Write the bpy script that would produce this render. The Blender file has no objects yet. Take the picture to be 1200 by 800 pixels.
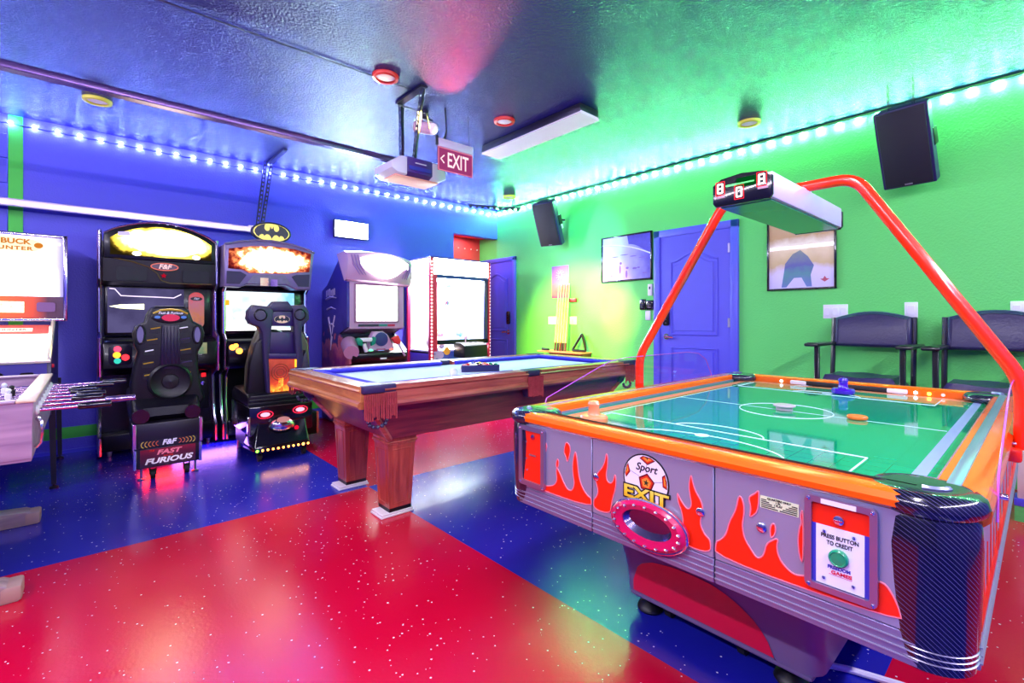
import bpy, bmesh, math, random
from mathutils import Vector, Matrix
random.seed(4)
SC = bpy.context.scene
COL = SC.collection
PI = math.pi

# ------------------------------------------------------------------ camera
F_PX, HEAD, HOR = 557.0, math.radians(48.29), 375.0
cd = bpy.data.cameras.new('camera')
cam = bpy.data.objects.new('camera', cd)
COL.objects.link(cam)
cam.location = (0, 0, 1.13)
cam.rotation_euler = (PI/2, 0, HEAD - PI/2)
cd.sensor_width = 36.0
cd.sensor_fit = 'HORIZONTAL'
cd.lens = 36.0*F_PX/1200.0
cd.shift_y = -(400.0 - HOR)/1200.0
cd.clip_start = 0.02
SC.camera = cam

# ------------------------------------------------------------------ view, world
SC.view_settings.view_transform = 'Standard'
SC.view_settings.look = 'None'
SC.view_settings.gamma = 1.0
SC.view_settings.use_curve_mapping = False
SC.view_settings.exposure = 0.0
W = bpy.data.worlds.new('world')
SC.world = W
W.use_nodes = True
W.node_tree.nodes['Background'].inputs[0].default_value = (0.25, 0.22, 0.45, 1)
W.node_tree.nodes['Background'].inputs[1].default_value = 0.05
SC.cycles.use_denoising = True
SC.cycles.max_bounces = 7
SC.cycles.sample_clamp_indirect = 6.0
SC.cycles.caustics_reflective = False
SC.cycles.caustics_refractive = False


def lamp(name, kind, loc, power, color, aim=None, size=None, size_y=None, spot=None, blend=0.5, spread=None):
    l = bpy.data.lights.new(name, kind)
    l.energy = power
    l.color = color
    if kind == 'AREA':
        l.shape = 'RECTANGLE'
        l.size = size
        l.size_y = size_y or size
        if spread: l.spread = spread
    elif kind == 'SPOT':
        l.spot_size = spot
        l.spot_blend = blend
        l.shadow_soft_size = size or 0.03
    else:
        l.shadow_soft_size = size or 0.03
    o = bpy.data.objects.new(name, l)
    COL.objects.link(o)
    o.location = loc
    if aim is not None:
        o.rotation_euler = (Vector(aim) - Vector(loc)).to_track_quat('-Z', 'Y').to_euler()
    return o


# added fill lights along the two unseen walls and ceiling behind the camera
lamp('fill_front_wall', 'AREA', (1.5, -1.45, 2.62), 135, (0.86, 0.80, 1.0), (1.5, 1.2, 0.6), 5.0, 0.06)
lamp('fill_left_wall', 'AREA', (-1.55, 2.0, 2.62), 135, (0.86, 0.80, 1.0), (1.2, 2.0, 0.5), 5.0, 0.06)
lamp('fill_rear_ceiling', 'AREA', (0.55, 0.4, 2.7), 50, (0.95, 0.88, 1.0), (0.55, 0.4, 0), 1.2, 0.2)

# ------------------------------------------------------------------ materials
MATS = {}


def lin(c):
    c = c/255.0
    return c/12.92 if c <= 0.04045 else ((c+0.055)/1.055)**2.4


def S(rgb):
    return (lin(rgb[0]), lin(rgb[1]), lin(rgb[2]), 1.0)


def pm(name, rgb, rough=0.5, metal=0.0, bump=0.0, bscale=60.0, var=0.06, vscale=8.0, coat=0.0, emit=0.0, spec=None):
    """plain painted / plastic / metal surface with a little procedural variation"""
    m = bpy.data.materials.new(name)
    m.use_nodes = True
    nt = m.node_tree
    p = nt.nodes['Principled BSDF']
    c = S(rgb)
    tc = nt.nodes.new('ShaderNodeTexCoord')
    nz = nt.nodes.new('ShaderNodeTexNoise')
    nz.inputs['Scale'].default_value = vscale
    nz.inputs['Detail'].default_value = 3
    nt.links.new(tc.outputs['Object'], nz.inputs['Vector'])
    mx = nt.nodes.new('ShaderNodeMix')
    mx.data_type = 'RGBA'
    mx.inputs[6].default_value = tuple(x*(1-var) for x in c[:3])+(1,)
    mx.inputs[7].default_value = tuple(min(1, x*(1+var)) for x in c[:3])+(1,)
    nt.links.new(nz.outputs[0], mx.inputs[0])
    nt.links.new(mx.outputs[2], p.inputs['Base Color'])
    p.inputs['Roughness'].default_value = rough
    p.inputs['Metallic'].default_value = metal
    p.inputs['Coat Weight'].default_value = coat
    p.inputs['Coat Roughness'].default_value = 0.08
    if spec is not None: p.inputs['Specular IOR Level'].default_value = spec
    if emit:
        p.inputs['Emission Color'].default_value = c
        p.inputs['Emission Strength'].default_value = emit
    if bump:
        b2 = nt.nodes.new('ShaderNodeTexNoise')
        b2.inputs['Scale'].default_value = bscale
        b2.inputs['Detail'].default_value = 4
        nt.links.new(tc.outputs['Object'], b2.inputs['Vector'])
        bm = nt.nodes.new('ShaderNodeBump')
        bm.inputs['Strength'].default_value = bump
        bm.inputs['Distance'].default_value = 0.02
        nt.links.new(b2.outputs[0], bm.inputs['Height'])
        nt.links.new(bm.outputs[0], p.inputs['Normal'])
    MATS[name] = m
    return m


def em(name, rgb, strength, rgb2=None, scale=6.0, lo=0.4, hi=0.6, stretch=(1, 1, 1)):
    """a lit lamp, screen or backlit sign, optionally with a printed mottle of a second colour"""
    m = bpy.data.materials.new(name)
    m.use_nodes = True
    nt = m.node_tree
    for n in list(nt.nodes):
        if n.type == 'BSDF_PRINCIPLED': nt.nodes.remove(n)
    out = [n for n in nt.nodes if n.type == 'OUTPUT_MATERIAL'][0]
    e = nt.nodes.new('ShaderNodeEmission')
    e.inputs[0].default_value = S(rgb)
    e.inputs[1].default_value = strength
    if rgb2:
        tc = nt.nodes.new('ShaderNodeTexCoord')
        mp = nt.nodes.new('ShaderNodeMapping')
        mp.inputs['Scale'].default_value = stretch
        nt.links.new(tc.outputs['Object'], mp.inputs['Vector'])
        nz = nt.nodes.new('ShaderNodeTexNoise')
        nz.inputs['Scale'].default_value = scale
        nz.inputs['Detail'].default_value = 5
        nt.links.new(mp.outputs[0], nz.inputs['Vector'])
        rp = nt.nodes.new('ShaderNodeValToRGB')
        rp.color_ramp.elements[0].position = lo
        rp.color_ramp.elements[0].color = S(rgb2)
        rp.color_ramp.elements[1].position = hi
        rp.color_ramp.elements[1].color = S(rgb)
        nt.links.new(nz.outputs[0], rp.inputs[0])
        nt.links.new(rp.outputs[0], e.inputs[0])
    nt.links.new(e.outputs[0], out.inputs[0])
    MATS[name] = m
    return m


def backlit(name, axes, c, r, stops, strength, noise=.5, nscale=9.0):
    """backlit printed sign: colours run outward from c over radii r on two object axes, broken by noise"""
    m = bpy.data.materials.new(name)
    m.use_nodes = True
    nt = m.node_tree
    for n in list(nt.nodes):
        if n.type == 'BSDF_PRINCIPLED': nt.nodes.remove(n)
    out = [n for n in nt.nodes if n.type == 'OUTPUT_MATERIAL'][0]
    tc = nt.nodes.new('ShaderNodeTexCoord')
    mp = nt.nodes.new('ShaderNodeMapping')
    sc, lo = [0, 0, 0], [0, 0, 0]
    for a, cc, rr in zip(axes, c, r):
        i = 'XYZ'.index(a)
        sc[i], lo[i] = 1/rr, -cc/rr
    mp.inputs['Scale'].default_value = sc
    mp.inputs['Location'].default_value = lo
    nt.links.new(tc.outputs['Object'], mp.inputs['Vector'])
    ln_ = nt.nodes.new('ShaderNodeVectorMath')
    ln_.operation = 'LENGTH'
    nt.links.new(mp.outputs[0], ln_.inputs[0])
    nz = nt.nodes.new('ShaderNodeTexNoise')
    nz.inputs['Scale'].default_value = nscale
    nz.inputs['Detail'].default_value = 7
    nt.links.new(tc.outputs['Object'], nz.inputs['Vector'])
    ma = nt.nodes.new('ShaderNodeMath')
    ma.operation = 'MULTIPLY_ADD'
    ma.inputs[1].default_value = noise
    nt.links.new(nz.outputs[0], ma.inputs[0])
    sb_ = nt.nodes.new('ShaderNodeMath')
    sb_.operation = 'SUBTRACT'
    sb_.inputs[1].default_value = noise*.5
    nt.links.new(ln_.outputs['Value'], sb_.inputs[0])
    nt.links.new(sb_.outputs[0], ma.inputs[2])
    rp = nt.nodes.new('ShaderNodeValToRGB')
    el = rp.color_ramp.elements
    el[0].position, el[0].color = stops[0][0], tuple(x*stops[0][2] for x in S(stops[0][1])[:3])+(1,)
    el[1].position, el[1].color = stops[-1][0], tuple(x*stops[-1][2] for x in S(stops[-1][1])[:3])+(1,)
    for q, cc, k in stops[1:-1]:
        e = el.new(q)
        e.color = tuple(x*k for x in S(cc)[:3])+(1,)
    nt.links.new(ma.outputs[0], rp.inputs[0])
    e = nt.nodes.new('ShaderNodeEmission')
    e.inputs[1].default_value = strength
    nt.links.new(rp.outputs[0], e.inputs[0])
    nt.links.new(e.outputs[0], out.inputs[0])
    MATS[name] = m
    return m


def clear(name, tint, edge, gloss=0.12):
    """clear acrylic or glass sheet"""
    m = bpy.data.materials.new(name)
    m.use_nodes = True
    nt = m.node_tree
    for n in list(nt.nodes):
        if n.type == 'BSDF_PRINCIPLED': nt.nodes.remove(n)
    out = [n for n in nt.nodes if n.type == 'OUTPUT_MATERIAL'][0]
    t = nt.nodes.new('ShaderNodeBsdfTransparent')
    t.inputs[0].default_value = S(tint)
    g = nt.nodes.new('ShaderNodeBsdfGlossy')
    g.inputs[0].default_value = S(edge)
    g.inputs['Roughness'].default_value = 0.03
    mx = nt.nodes.new('ShaderNodeMixShader')
    mx.inputs[0].default_value = gloss
    nt.links.new(t.outputs[0], mx.inputs[1])
    nt.links.new(g.outputs[0], mx.inputs[2])
    nt.links.new(mx.outputs[0], out.inputs[0])
    MATS[name] = m
    return m


def wood(name, a, b, axis='X', rough=0.35, scale=9.0, coat=0.25):
    m = bpy.data.materials.new(name)
    m.use_nodes = True
    nt = m.node_tree
    p = nt.nodes['Principled BSDF']
    tc = nt.nodes.new('ShaderNodeTexCoord')
    mp = nt.nodes.new('ShaderNodeMapping')
    st = {'X': (0.35, 4, 4), 'Y': (4, 0.35, 4), 'Z': (4, 4, 0.35)}[axis]
    mp.inputs['Scale'].default_value = st
    nt.links.new(tc.outputs['Object'], mp.inputs['Vector'])
    nz = nt.nodes.new('ShaderNodeTexNoise')
    nz.inputs['Scale'].default_value = scale
    nz.inputs['Detail'].default_value = 6
    nz.inputs['Distortion'].default_value = 0.8
    nt.links.new(mp.outputs[0], nz.inputs['Vector'])
    rp = nt.nodes.new('ShaderNodeValToRGB')
    rp.color_ramp.elements[0].position = 0.32
    rp.color_ramp.elements[0].color = S(a)
    rp.color_ramp.elements[1].position = 0.68
    rp.color_ramp.elements[1].color = S(b)
    nt.links.new(nz.outputs[0], rp.inputs[0])
    nt.links.new(rp.outputs[0], p.inputs['Base Color'])
    p.inputs['Roughness'].default_value = rough
    p.inputs['Coat Weight'].default_value = coat
    p.inputs['Coat Roughness'].default_value = 0.15
    MATS[name] = m
    return m


def gradient(name, axis, lo, hi, stops, rough=0.35, coat=0.0, noise=0.0, nscale=8.0, emit=0.0):
    """flat print whose colours run along one object axis, broken up by noise"""
    m = bpy.data.materials.new(name)
    m.use_nodes = True
    nt = m.node_tree
    p = nt.nodes['Principled BSDF']
    tc = nt.nodes.new('ShaderNodeTexCoord')
    sp = nt.nodes.new('ShaderNodeSeparateXYZ')
    nt.links.new(tc.outputs['Object'], sp.inputs[0])
    mr = nt.nodes.new('ShaderNodeMapRange')
    mr.inputs[1].default_value = lo
    mr.inputs[2].default_value = hi
    nt.links.new(sp.outputs['XYZ'.index(axis)], mr.inputs[0])
    fac = mr.outputs[0]
    if noise:
        nz = nt.nodes.new('ShaderNodeTexNoise')
        nz.inputs['Scale'].default_value = nscale
        nz.inputs['Detail'].default_value = 6
        nt.links.new(tc.outputs['Object'], nz.inputs['Vector'])
        ma = nt.nodes.new('ShaderNodeMath')
        ma.operation = 'MULTIPLY_ADD'
        ma.inputs[1].default_value = noise
        ma.inputs[2].default_value = -noise*0.5
        nt.links.new(nz.outputs[0], ma.inputs[0])
        ad = nt.nodes.new('ShaderNodeMath')
        ad.operation = 'ADD'
        nt.links.new(fac, ad.inputs[0])
        nt.links.new(ma.outputs[0], ad.inputs[1])
        fac = ad.outputs[0]
    rp = nt.nodes.new('ShaderNodeValToRGB')
    el = rp.color_ramp.elements
    el[0].position, el[0].color = stops[0][0], S(stops[0][1])
    el[1].position, el[1].color = stops[-1][0], S(stops[-1][1])
    for q, c in stops[1:-1]:
        e = el.new(q)
        e.color = S(c)
    nt.links.new(fac, rp.inputs[0])
    nt.links.new(rp.outputs[0], p.inputs['Base Color'])
    p.inputs['Roughness'].default_value = rough
    p.inputs['Coat Weight'].default_value = coat
    if emit:
        nt.links.new(rp.outputs[0], p.inputs['Emission Color'])
        p.inputs['Emission Strength'].default_value = emit
    MATS[name] = m
    return m


def carbon(name):
    m = bpy.data.materials.new(name)
    m.use_nodes = True
    nt = m.node_tree
    p = nt.nodes['Principled BSDF']
    tc = nt.nodes.new('ShaderNodeTexCoord')
    d = nt.nodes.new('ShaderNodeVectorMath')
    d.operation = 'DOT_PRODUCT'
    d.inputs[1].default_value = (-0.5, 0.5, -0.72)
    nt.links.new(tc.outputs['Object'], d.inputs[0])
    fr = nt.nodes.new('ShaderNodeMath')
    fr.operation = 'MULTIPLY'
    fr.inputs[1].default_value = 150.0
    nt.links.new(d.outputs['Value'], fr.inputs[0])
    f2 = nt.nodes.new('ShaderNodeMath')
    f2.operation = 'FRACT'
    nt.links.new(fr.outputs[0], f2.inputs[0])
    lt = nt.nodes.new('ShaderNodeMath')
    lt.operation = 'LESS_THAN'
    lt.inputs[1].default_value = 0.14
    nt.links.new(f2.outputs[0], lt.inputs[0])
    mx = nt.nodes.new('ShaderNodeMix')
    mx.data_type = 'RGBA'
    mx.inputs[6].default_value = S((18, 16, 34))
    mx.inputs[7].default_value = S((74, 70, 116))
    nt.links.new(lt.outputs[0], mx.inputs[0])
    nt.links.new(mx.outputs[2], p.inputs['Base Color'])
    p.inputs['Roughness'].default_value = 0.18
    p.inputs['Coat Weight'].default_value = 0.6
    MATS[name] = m
    return m


def floor_material():
    """painted flake floor: red and blue fields, their edges at x = 1.42, y = 3.06 and y = 0.34"""
    m = bpy.data.materials.new('flake_floor')
    m.use_nodes = True
    nt = m.node_tree
    N, L = nt.nodes.new, nt.links.new
    p = nt.nodes['Principled BSDF']
    tc = N('ShaderNodeTexCoord')
    sp = N('ShaderNodeSeparateXYZ')
    L(tc.outputs['Object'], sp.inputs[0])

    def mth(op, a, b):
        n = N('ShaderNodeMath')
        n.operation = op
        for i, v in enumerate((a, b)):
            if isinstance(v, float): n.inputs[i].default_value = v
            else: L(v, n.inputs[i])
        return n.outputs[0]
    gx = mth('GREATER_THAN', sp.outputs[0], 1.42)
    gy = mth('GREATER_THAN', sp.outputs[1], 3.06)
    hy = mth('GREATER_THAN', sp.outputs[1], 0.34)
    ay = mth('ABSOLUTE', mth('SUBTRACT', gy, hy), 0.0)      # 1 in the middle band of y
    blue = mth('ABSOLUTE', mth('SUBTRACT', gx, mth('SUBTRACT', 1.0, ay)), 0.0)
    nz = N('ShaderNodeTexNoise')
    nz.inputs['Scale'].default_value = 2.2
    nz.inputs['Detail'].default_value = 5
    L(tc.outputs['Object'], nz.inputs['Vector'])

    def mix(f, a, b):
        n = N('ShaderNodeMix')
        n.data_type = 'RGBA'
        L(f, n.inputs[0])
        for i, v in ((6, a), (7, b)):
            if isinstance(v, tuple): n.inputs[i].default_value = v
            else: L(v, n.inputs[i])
        return n.outputs[2]
    red = mix(nz.outputs[0], S((196, 2, 42)), S((216, 6, 60)))
    blu = mix(nz.outputs[0], S((22, 26, 150)), S((36, 40, 180)))
    base = mix(blue, red, blu)
    vo = N('ShaderNodeTexVoronoi')
    vo.inputs['Scale'].default_value = 44.0
    vo.inputs['Randomness'].default_value = 1.0
    L(tc.outputs['Object'], vo.inputs['Vector'])
    wn = N('ShaderNodeSeparateColor')
    L(vo.outputs['Color'], wn.inputs[0])
    small = mth('LESS_THAN', vo.outputs['Distance'], mth('MULTIPLY', wn.outputs[1], 0.17))
    some = mth('GREATER_THAN', wn.outputs[0], 0.12)
    n3 = N('ShaderNodeTexNoise')
    n3.inputs['Scale'].default_value = 1.6
    L(tc.outputs['Object'], n3.inputs['Vector'])
    some2 = mth('GREATER_THAN', mth('ADD', n3.outputs[0], mth('MULTIPLY', wn.outputs[2], 0.35)), 0.52)
    fl = mth('MULTIPLY', mth('MULTIPLY', small, some), some2)
    c = mix(fl, base, S((232, 226, 246)))
    L(c, p.inputs['Base Color'])
    r2 = N('ShaderNodeMapRange')
    p.inputs['Specular IOR Level'].default_value = 0.8
    r2.inputs[3].default_value = 0.14
    r2.inputs[4].default_value = 0.27
    L(nz.outputs[0], r2.inputs[0])
    L(r2.outputs[0], p.inputs['Roughness'])
    b2 = N('ShaderNodeTexNoise')
    b2.inputs['Scale'].default_value = 90.0
    b2.inputs['Detail'].default_value = 3
    L(tc.outputs['Object'], b2.inputs['Vector'])
    bm = N('ShaderNodeBump')
    bm.inputs['Strength'].default_value = 0.07
    bm.inputs['Distance'].default_value = 0.01
    L(b2.outputs[0], bm.inputs['Height'])
    L(bm.outputs[0], p.inputs['Normal'])
    MATS['flake_floor'] = m
    return m


FLOOR = floor_material()
CEIL = pm('ceiling_navy', (22, 12, 112), 0.27, bump=0.62, bscale=85, var=0.12, vscale=3, spec=0.42)
BLUEW = pm('wall_blue', (86, 82, 224), 0.45, bump=0.16, bscale=80, var=0.05, vscale=2)
GREENW = pm('wall_green', (100, 222, 108), 0.5, bump=0.20, bscale=70, var=0.04, vscale=2)
REDW = pm('wall_red', (226, 58, 62), 0.6, bump=0.1, bscale=80)
GREENP = pm('stripe_green', (74, 214, 70), 0.5)
BLUEDOOR = pm('door_blue', (94, 92, 226), 0.4, var=0.03)
LILAC = pm('garage_door_blue', (66, 58, 150), 0.5)
BLACK = pm('black_plastic', (14, 12, 20), 0.4, spec=0.4)
GBLACK = pm('gloss_black', (14, 12, 22), 0.14, coat=0.5)
DARKP = pm('charcoal_plastic', (13, 10, 22), 0.4, bump=0.05, bscale=200, spec=0.35)
DARKV = pm('violet_black', (22, 12, 42), 0.34, spec=0.4)
CHROME = pm('chrome', (225, 222, 235), 0.14, metal=1.0, var=0.02)
STEEL = pm('brushed_steel', (176, 168, 196), 0.30, metal=0.9, var=0.05, vscale=30)
DARKSTEEL = pm('dark_steel', (66, 62, 84), 0.35, metal=0.8)
WHITE = pm('white_plastic', (236, 232, 244), 0.35, var=0.02)
CREAM = pm('cream_board', (226, 200, 190), 0.6)
YELLOWT = pm('yellow_trim', (232, 222, 74), 0.4)
REDT = pm('red_trim', (240, 44, 44), 0.35)
RUBBER = pm('rubber', (16, 15, 20), 0.7)

# ------------------------------------------------------------------ mesh helpers
POS = {}          # world matrix of every thing / part built so far


class B:
    """collects shapes given in world coordinates; out() links them as ONE mesh object"""
    def __init__(s, T=None):
        s.V, s.F, s.I = [], [], []
        s.T = T

    def add(s, vs, fs, mi=0):
        n = len(s.V)
        for v in vs:
            v = Vector(v)
            s.V.append(s.T @ v if s.T else v)
        for f in fs:
            s.F.append([n+i for i in f])
            s.I.append(mi)
        return s

    def _bm(s, bm, mi):
        bm.verts.index_update()
        s.add([v.co.copy() for v in bm.verts], [[v.index for v in f.verts] for f in bm.faces], mi)
        bm.free()
        return s

    def box(s, x0, x1, y0, y1, z0, z1, mi=0, bev=0.0, seg=2):
        bm = bmesh.new()
        bmesh.ops.create_cube(bm, size=1.0)
        for v in bm.verts:
            v.co = Vector((x0 if v.co.x < 0 else x1, y0 if v.co.y < 0 else y1, z0 if v.co.z < 0 else z1))
        if bev: bmesh.ops.bevel(bm, geom=list(bm.edges), offset=bev, segments=seg, profile=0.5, affect='EDGES')
        return s._bm(bm, mi)

    def prism(s, poly, axis, a, b, mi=0, bev=0.0, seg=2):
        """polygon extruded along an axis; points are the two other coordinates in order"""
        def P(p, t):
            return {'x': (t, p[0], p[1]), 'y': (p[0], t, p[1]), 'z': (p[0], p[1], t)}[axis]
        n = len(poly)
        vs = [P(p, a) for p in poly]+[P(p, b) for p in poly]
        fs = [list(range(n))[::-1], list(range(n, 2*n))]+[[i, (i+1) % n, n+(i+1) % n, n+i] for i in range(n)]
        bm = bmesh.new()
        bv = [bm.verts.new(v) for v in vs]
        for f in fs: bm.faces.new([bv[i] for i in f])
        bmesh.ops.recalc_face_normals(bm, faces=list(bm.faces))
        if bev:
            ed = [e for e in bm.edges if len({v.co[{'x': 0, 'y': 1, 'z': 2}[axis]] for v in e.verts}) == 1]
            bmesh.ops.bevel(bm, geom=ed, offset=bev, segments=seg, profile=0.5, affect='EDGES')
        return s._bm(bm, mi)

    def tube(s, pts, r, n=10, mi=0, caps=True, radii=None):
        pts = [Vector(p) for p in pts]
        m = len(pts)
        t0 = (pts[1]-pts[0]).normalized()
        u = t0.orthogonal().normalized()
        vs, fs = [], []
        for i, p in enumerate(pts):
            if i == 0: t = t0
            elif i == m-1: t = (pts[-1]-pts[-2]).normalized()
            else: t = ((pts[i+1]-p).normalized()+(p-pts[i-1]).normalized()).normalized()
            u = (u-t*u.dot(t)).normalized()
            w = t.cross(u)
            rr = radii[i] if radii else r
            for k in range(n):
                a = 2*PI*k/n
                vs.append(p+(u*math.cos(a)+w*math.sin(a))*rr)
        for i in range(m-1):
            for k in range(n):
                fs.append([i*n+k, i*n+(k+1) % n, (i+1)*n+(k+1) % n, (i+1)*n+k])
        if caps:
            fs.append(list(range(n))[::-1])
            fs.append([(m-1)*n+k for k in range(n)])
        return s.add(vs, fs, mi)

    def cyl(s, p0, p1, r0, r1=None, n=20, mi=0):
        return s.tube([p0, p1], r0, n, mi, True, [r0, r0 if r1 is None else r1])

    def lathe(s, prof, c, n=24, mi=0, axis=(0, 0, 1), sx=1.0, sy=1.0):
        """profile of (radius, height) turned about an axis through c"""
        ax = Vector(axis).normalized()
        u = Vector((1, 0, 0)) if abs(ax.x) < 0.9 else Vector((0, 1, 0))
        u = (u-ax*u.dot(ax)).normalized()
        w = ax.cross(u)
        c = Vector(c)
        vs, fs = [], []
        for r, h in prof:
            for k in range(n):
                a = 2*PI*k/n
                vs.append(c+ax*h+(u*math.cos(a)*sx+w*math.sin(a)*sy)*r)
        m = len(prof)
        for i in range(m-1):
            for k in range(n):
                fs.append([i*n+k, i*n+(k+1) % n, (i+1)*n+(k+1) % n, (i+1)*n+k])
        if prof[0][0] > 1e-6: fs.append(list(range(n))[::-1])
        if prof[-1][0] > 1e-6: fs.append([(m-1)*n+k for k in range(n)])
        return s.add(vs, fs, mi)

    def ball(s, c, r, n=16, mi=0, sx=1, sy=1, sz=1):
        m = max(4, n//2)
        prof = [(max(1e-7, math.sin(PI*i/m))*r, -math.cos(PI*i/m)*r*sz) for i in range(m+1)]
        return s.lathe(prof, c, n, mi, (0, 0, 1), sx, sy)

    def quad(s, a, b, c, d, mi=0):
        return s.add([a, b, c, d], [[0, 1, 2, 3]], mi)

    def out(s, name, mats, parent=None, angle=38):
        if not isinstance(mats, (list, tuple)): mats = [mats]
        M = POS[parent.name] if parent else Matrix.Identity(4)
        inv = M.inverted()
        me = bpy.data.meshes.new(name)
        me.from_pydata([inv @ v for v in s.V], [], s.F)
        for m in mats: me.materials.append(m)
        me.polygons.foreach_set('material_index', s.I)
        me.polygons.foreach_set('use_smooth', [True]*len(s.F))
        bm = bmesh.new()
        bm.from_mesh(me)
        bmesh.ops.delete(bm, geom=[v for v in bm.verts if not v.link_faces], context='VERTS')
        bmesh.ops.recalc_face_normals(bm, faces=list(bm.faces))
        bm.to_mesh(me)
        bm.free()
        me.set_sharp_from_angle(angle=math.radians(angle))
        me.update()
        o = bpy.data.objects.new(name, me)
        COL.objects.link(o)
        if parent: o.parent = parent
        POS[o.name] = M.copy()
        return o


def rep(me_obj, name, parent, delta):
    """another of the same piece, sharing its mesh, moved by delta"""
    o = me_obj.copy()
    o.name = name
    o.location = me_obj.location+Vector(delta)
    o.parent = parent
    COL.objects.link(o)
    POS[o.name] = POS[parent.name].copy() if parent else Matrix.Identity(4)
    return o


def thing(name, label, cat, loc=(0, 0, 0), rz=0.0, group=None):
    o = bpy.data.objects.new(name, None)
    o.empty_display_size = 0.1
    o.location = loc
    o.rotation_euler = (0, 0, rz)
    COL.objects.link(o)
    o['label'], o['category'] = label, cat
    if group: o['group'] = group
    POS[o.name] = Matrix.Translation(loc) @ Matrix.Rotation(rz, 4, 'Z')
    return o


def tag(o, label, cat, group=None):
    o['label'], o['category'] = label, cat
    if group: o['group'] = group
    return o


def struct(o):
    o['kind'] = 'structure'
    return o


def copy_tree(o, delta=(0, 0, 0), parent=None, label=None):
    c = o.copy()
    COL.objects.link(c)
    c.parent = parent
    if parent is None:
        c.location = o.location+Vector(delta)
        if label: c['label'] = label
        POS[c.name] = Matrix.Translation(delta) @ POS[o.name]
    for ch in list(o.children): copy_tree(ch, (0, 0, 0), c)
    return c


def recentre(o):
    """a thing that is one mesh gets its origin at its own base"""
    vs = o.data.vertices
    xs = [v.co.x for v in vs]; ys = [v.co.y for v in vs]; zs = [v.co.z for v in vs]
    d = Vector(((min(xs)+max(xs))/2, (min(ys)+max(ys))/2, min(zs)))
    o.data.transform(Matrix.Translation(-d))
    o.location = d
    POS[o.name] = Matrix.Translation(d)
    return o


def text(s, pos, size, right, up, mat, name='lettering', parent=None, shear=0.0, bold=0.0, ext=0.0006, width=None, space=1.0):
    c = bpy.data.curves.new('lettering', 'FONT')
    c.body = s
    c.size = size
    c.shear = shear
    c.offset = bold
    c.extrude = ext
    c.space_character = space
    c.align_x, c.align_y = 'CENTER', 'CENTER'
    c.resolution_u = 3
    t = bpy.data.objects.new('lettering', c)
    me = bpy.data.meshes.new_from_object(t)
    bpy.data.objects.remove(t)
    bpy.data.curves.remove(c)
    r, u = Vector(right).normalized(), Vector(up).normalized()
    n = r.cross(u)
    if width and len(me.vertices):
        xs = [v.co.x for v in me.vertices]
        k = width/(max(xs)-min(xs))
        for v in me.vertices: v.co.x *= k
    M = Matrix((r, u, n)).transposed().to_4x4()
    M.translation = Vector(pos)
    P = POS[parent.name] if parent else Matrix.Identity(4)
    me.transform(P.inverted() @ M)
    me.materials.clear()
    me.materials.append(mat)
    o = bpy.data.objects.new(name, me)
    COL.objects.link(o)
    if parent: o.parent = parent
    POS[o.name] = P.copy()
    return o


RX, UZ = (0, -1, 0), (0, 0, 1)        # for prints that face -x
RY = (1, 0, 0)                        # for prints that face -y


def ell(cx, cz, rx, rz, n=24, a0=0.0, a1=2*PI):
    return [(cx+rx*math.cos(a0+(a1-a0)*i/n), cz+rz*math.sin(a0+(a1-a0)*i/n)) for i in range(n)]


def rrect(x0, x1, z0, z1, r, n=4):
    o = []
    for cx, cz, a in ((x1-r, z1-r, 0), (x0+r, z1-r, PI/2), (x0+r, z0+r, PI), (x1-r, z0+r, 1.5*PI)):
        for i in range(n+1):
            t = a+PI/2*i/n
            o.append((cx+r*math.cos(t), cz+r*math.sin(t)))
    return o


# ------------------------------------------------------------------ the setting
XG, YB, CH = 4.64, 5.54, 2.78
XL, YF = -1.75, -1.65
struct(B().box(XL-.1, XG+.1, YF-.1, 6.1, -.08, 0).out('floor', FLOOR))
struct(B().box(XL-.1, XG+.1, YF-.1, YB+.1, CH, CH+.1).out('ceiling', CEIL))
# blue wall with the opening of the alcove beside the corner
struct(B().box(XL, 3.84, YB, YB+.1, 0, CH).box(3.84, XG, YB, YB+.1, 2.356, CH).out('wall_back', BLUEW))
struct(B().box(XG, XG+.1, YF, 6.1, 0, CH).out('wall_right', GREENW))
w = struct(B().box(3.74, XG+.1, 5.98, 6.08, 0, 2.46).out('wall_alcove', REDW))
struct(B().box(3.74, 3.84, YB+.1, 5.98, 0, 2.46).out('wall_alcove_side', REDW))
struct(B().box(3.74, XG+.1, YB+.1, 6.08, 2.40, 2.46).out('ceiling_alcove', REDW))
struct(B().box(XL-.1, XL, YF, YB+.1, 0, CH).out('wall_left', LILAC))
struct(B().box(XL, XG, YF-.1, YF, 0, CH).out('wall_front', BLUEW))
struct(B().box(XL, 3.84, YB-.006, YB, .125, .22).out('trim_1', GREENP))
struct(B().box(-.48, -.397, YB-.006, YB, .22, CH).out('trim_2', GREENP))
struct(B().box(XL, 3.84, YB-.014, YB, 0, .03).out('baseboard_back', pm('baseboard_blue', (78, 82, 226), 0.4)))
struct(B().box(XG-.014, XG, YF, 1.955, 0, .09).box(XG-.014, XG, 2.845, 5.0, 0, .09).out('baseboard_right', GREENW))
# block courses of the pier left of the green stripe
bl = B()
for k in range(13):
    for j in range(3):
        x1 = -.483-j*.42-(.21 if k % 2 else 0)
        bl.box(max(XL+.01, x1-.412), x1, YB-.012, YB, .03+k*.2, .03+k*.2+.192, bev=.003, seg=1)
    if k % 2: bl.box(-.69, -.483, YB-.012, YB, .03+k*.2, .03+k*.2+.192, bev=.003, seg=1)
struct(bl.out('trim_3', BLUEW))


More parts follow.
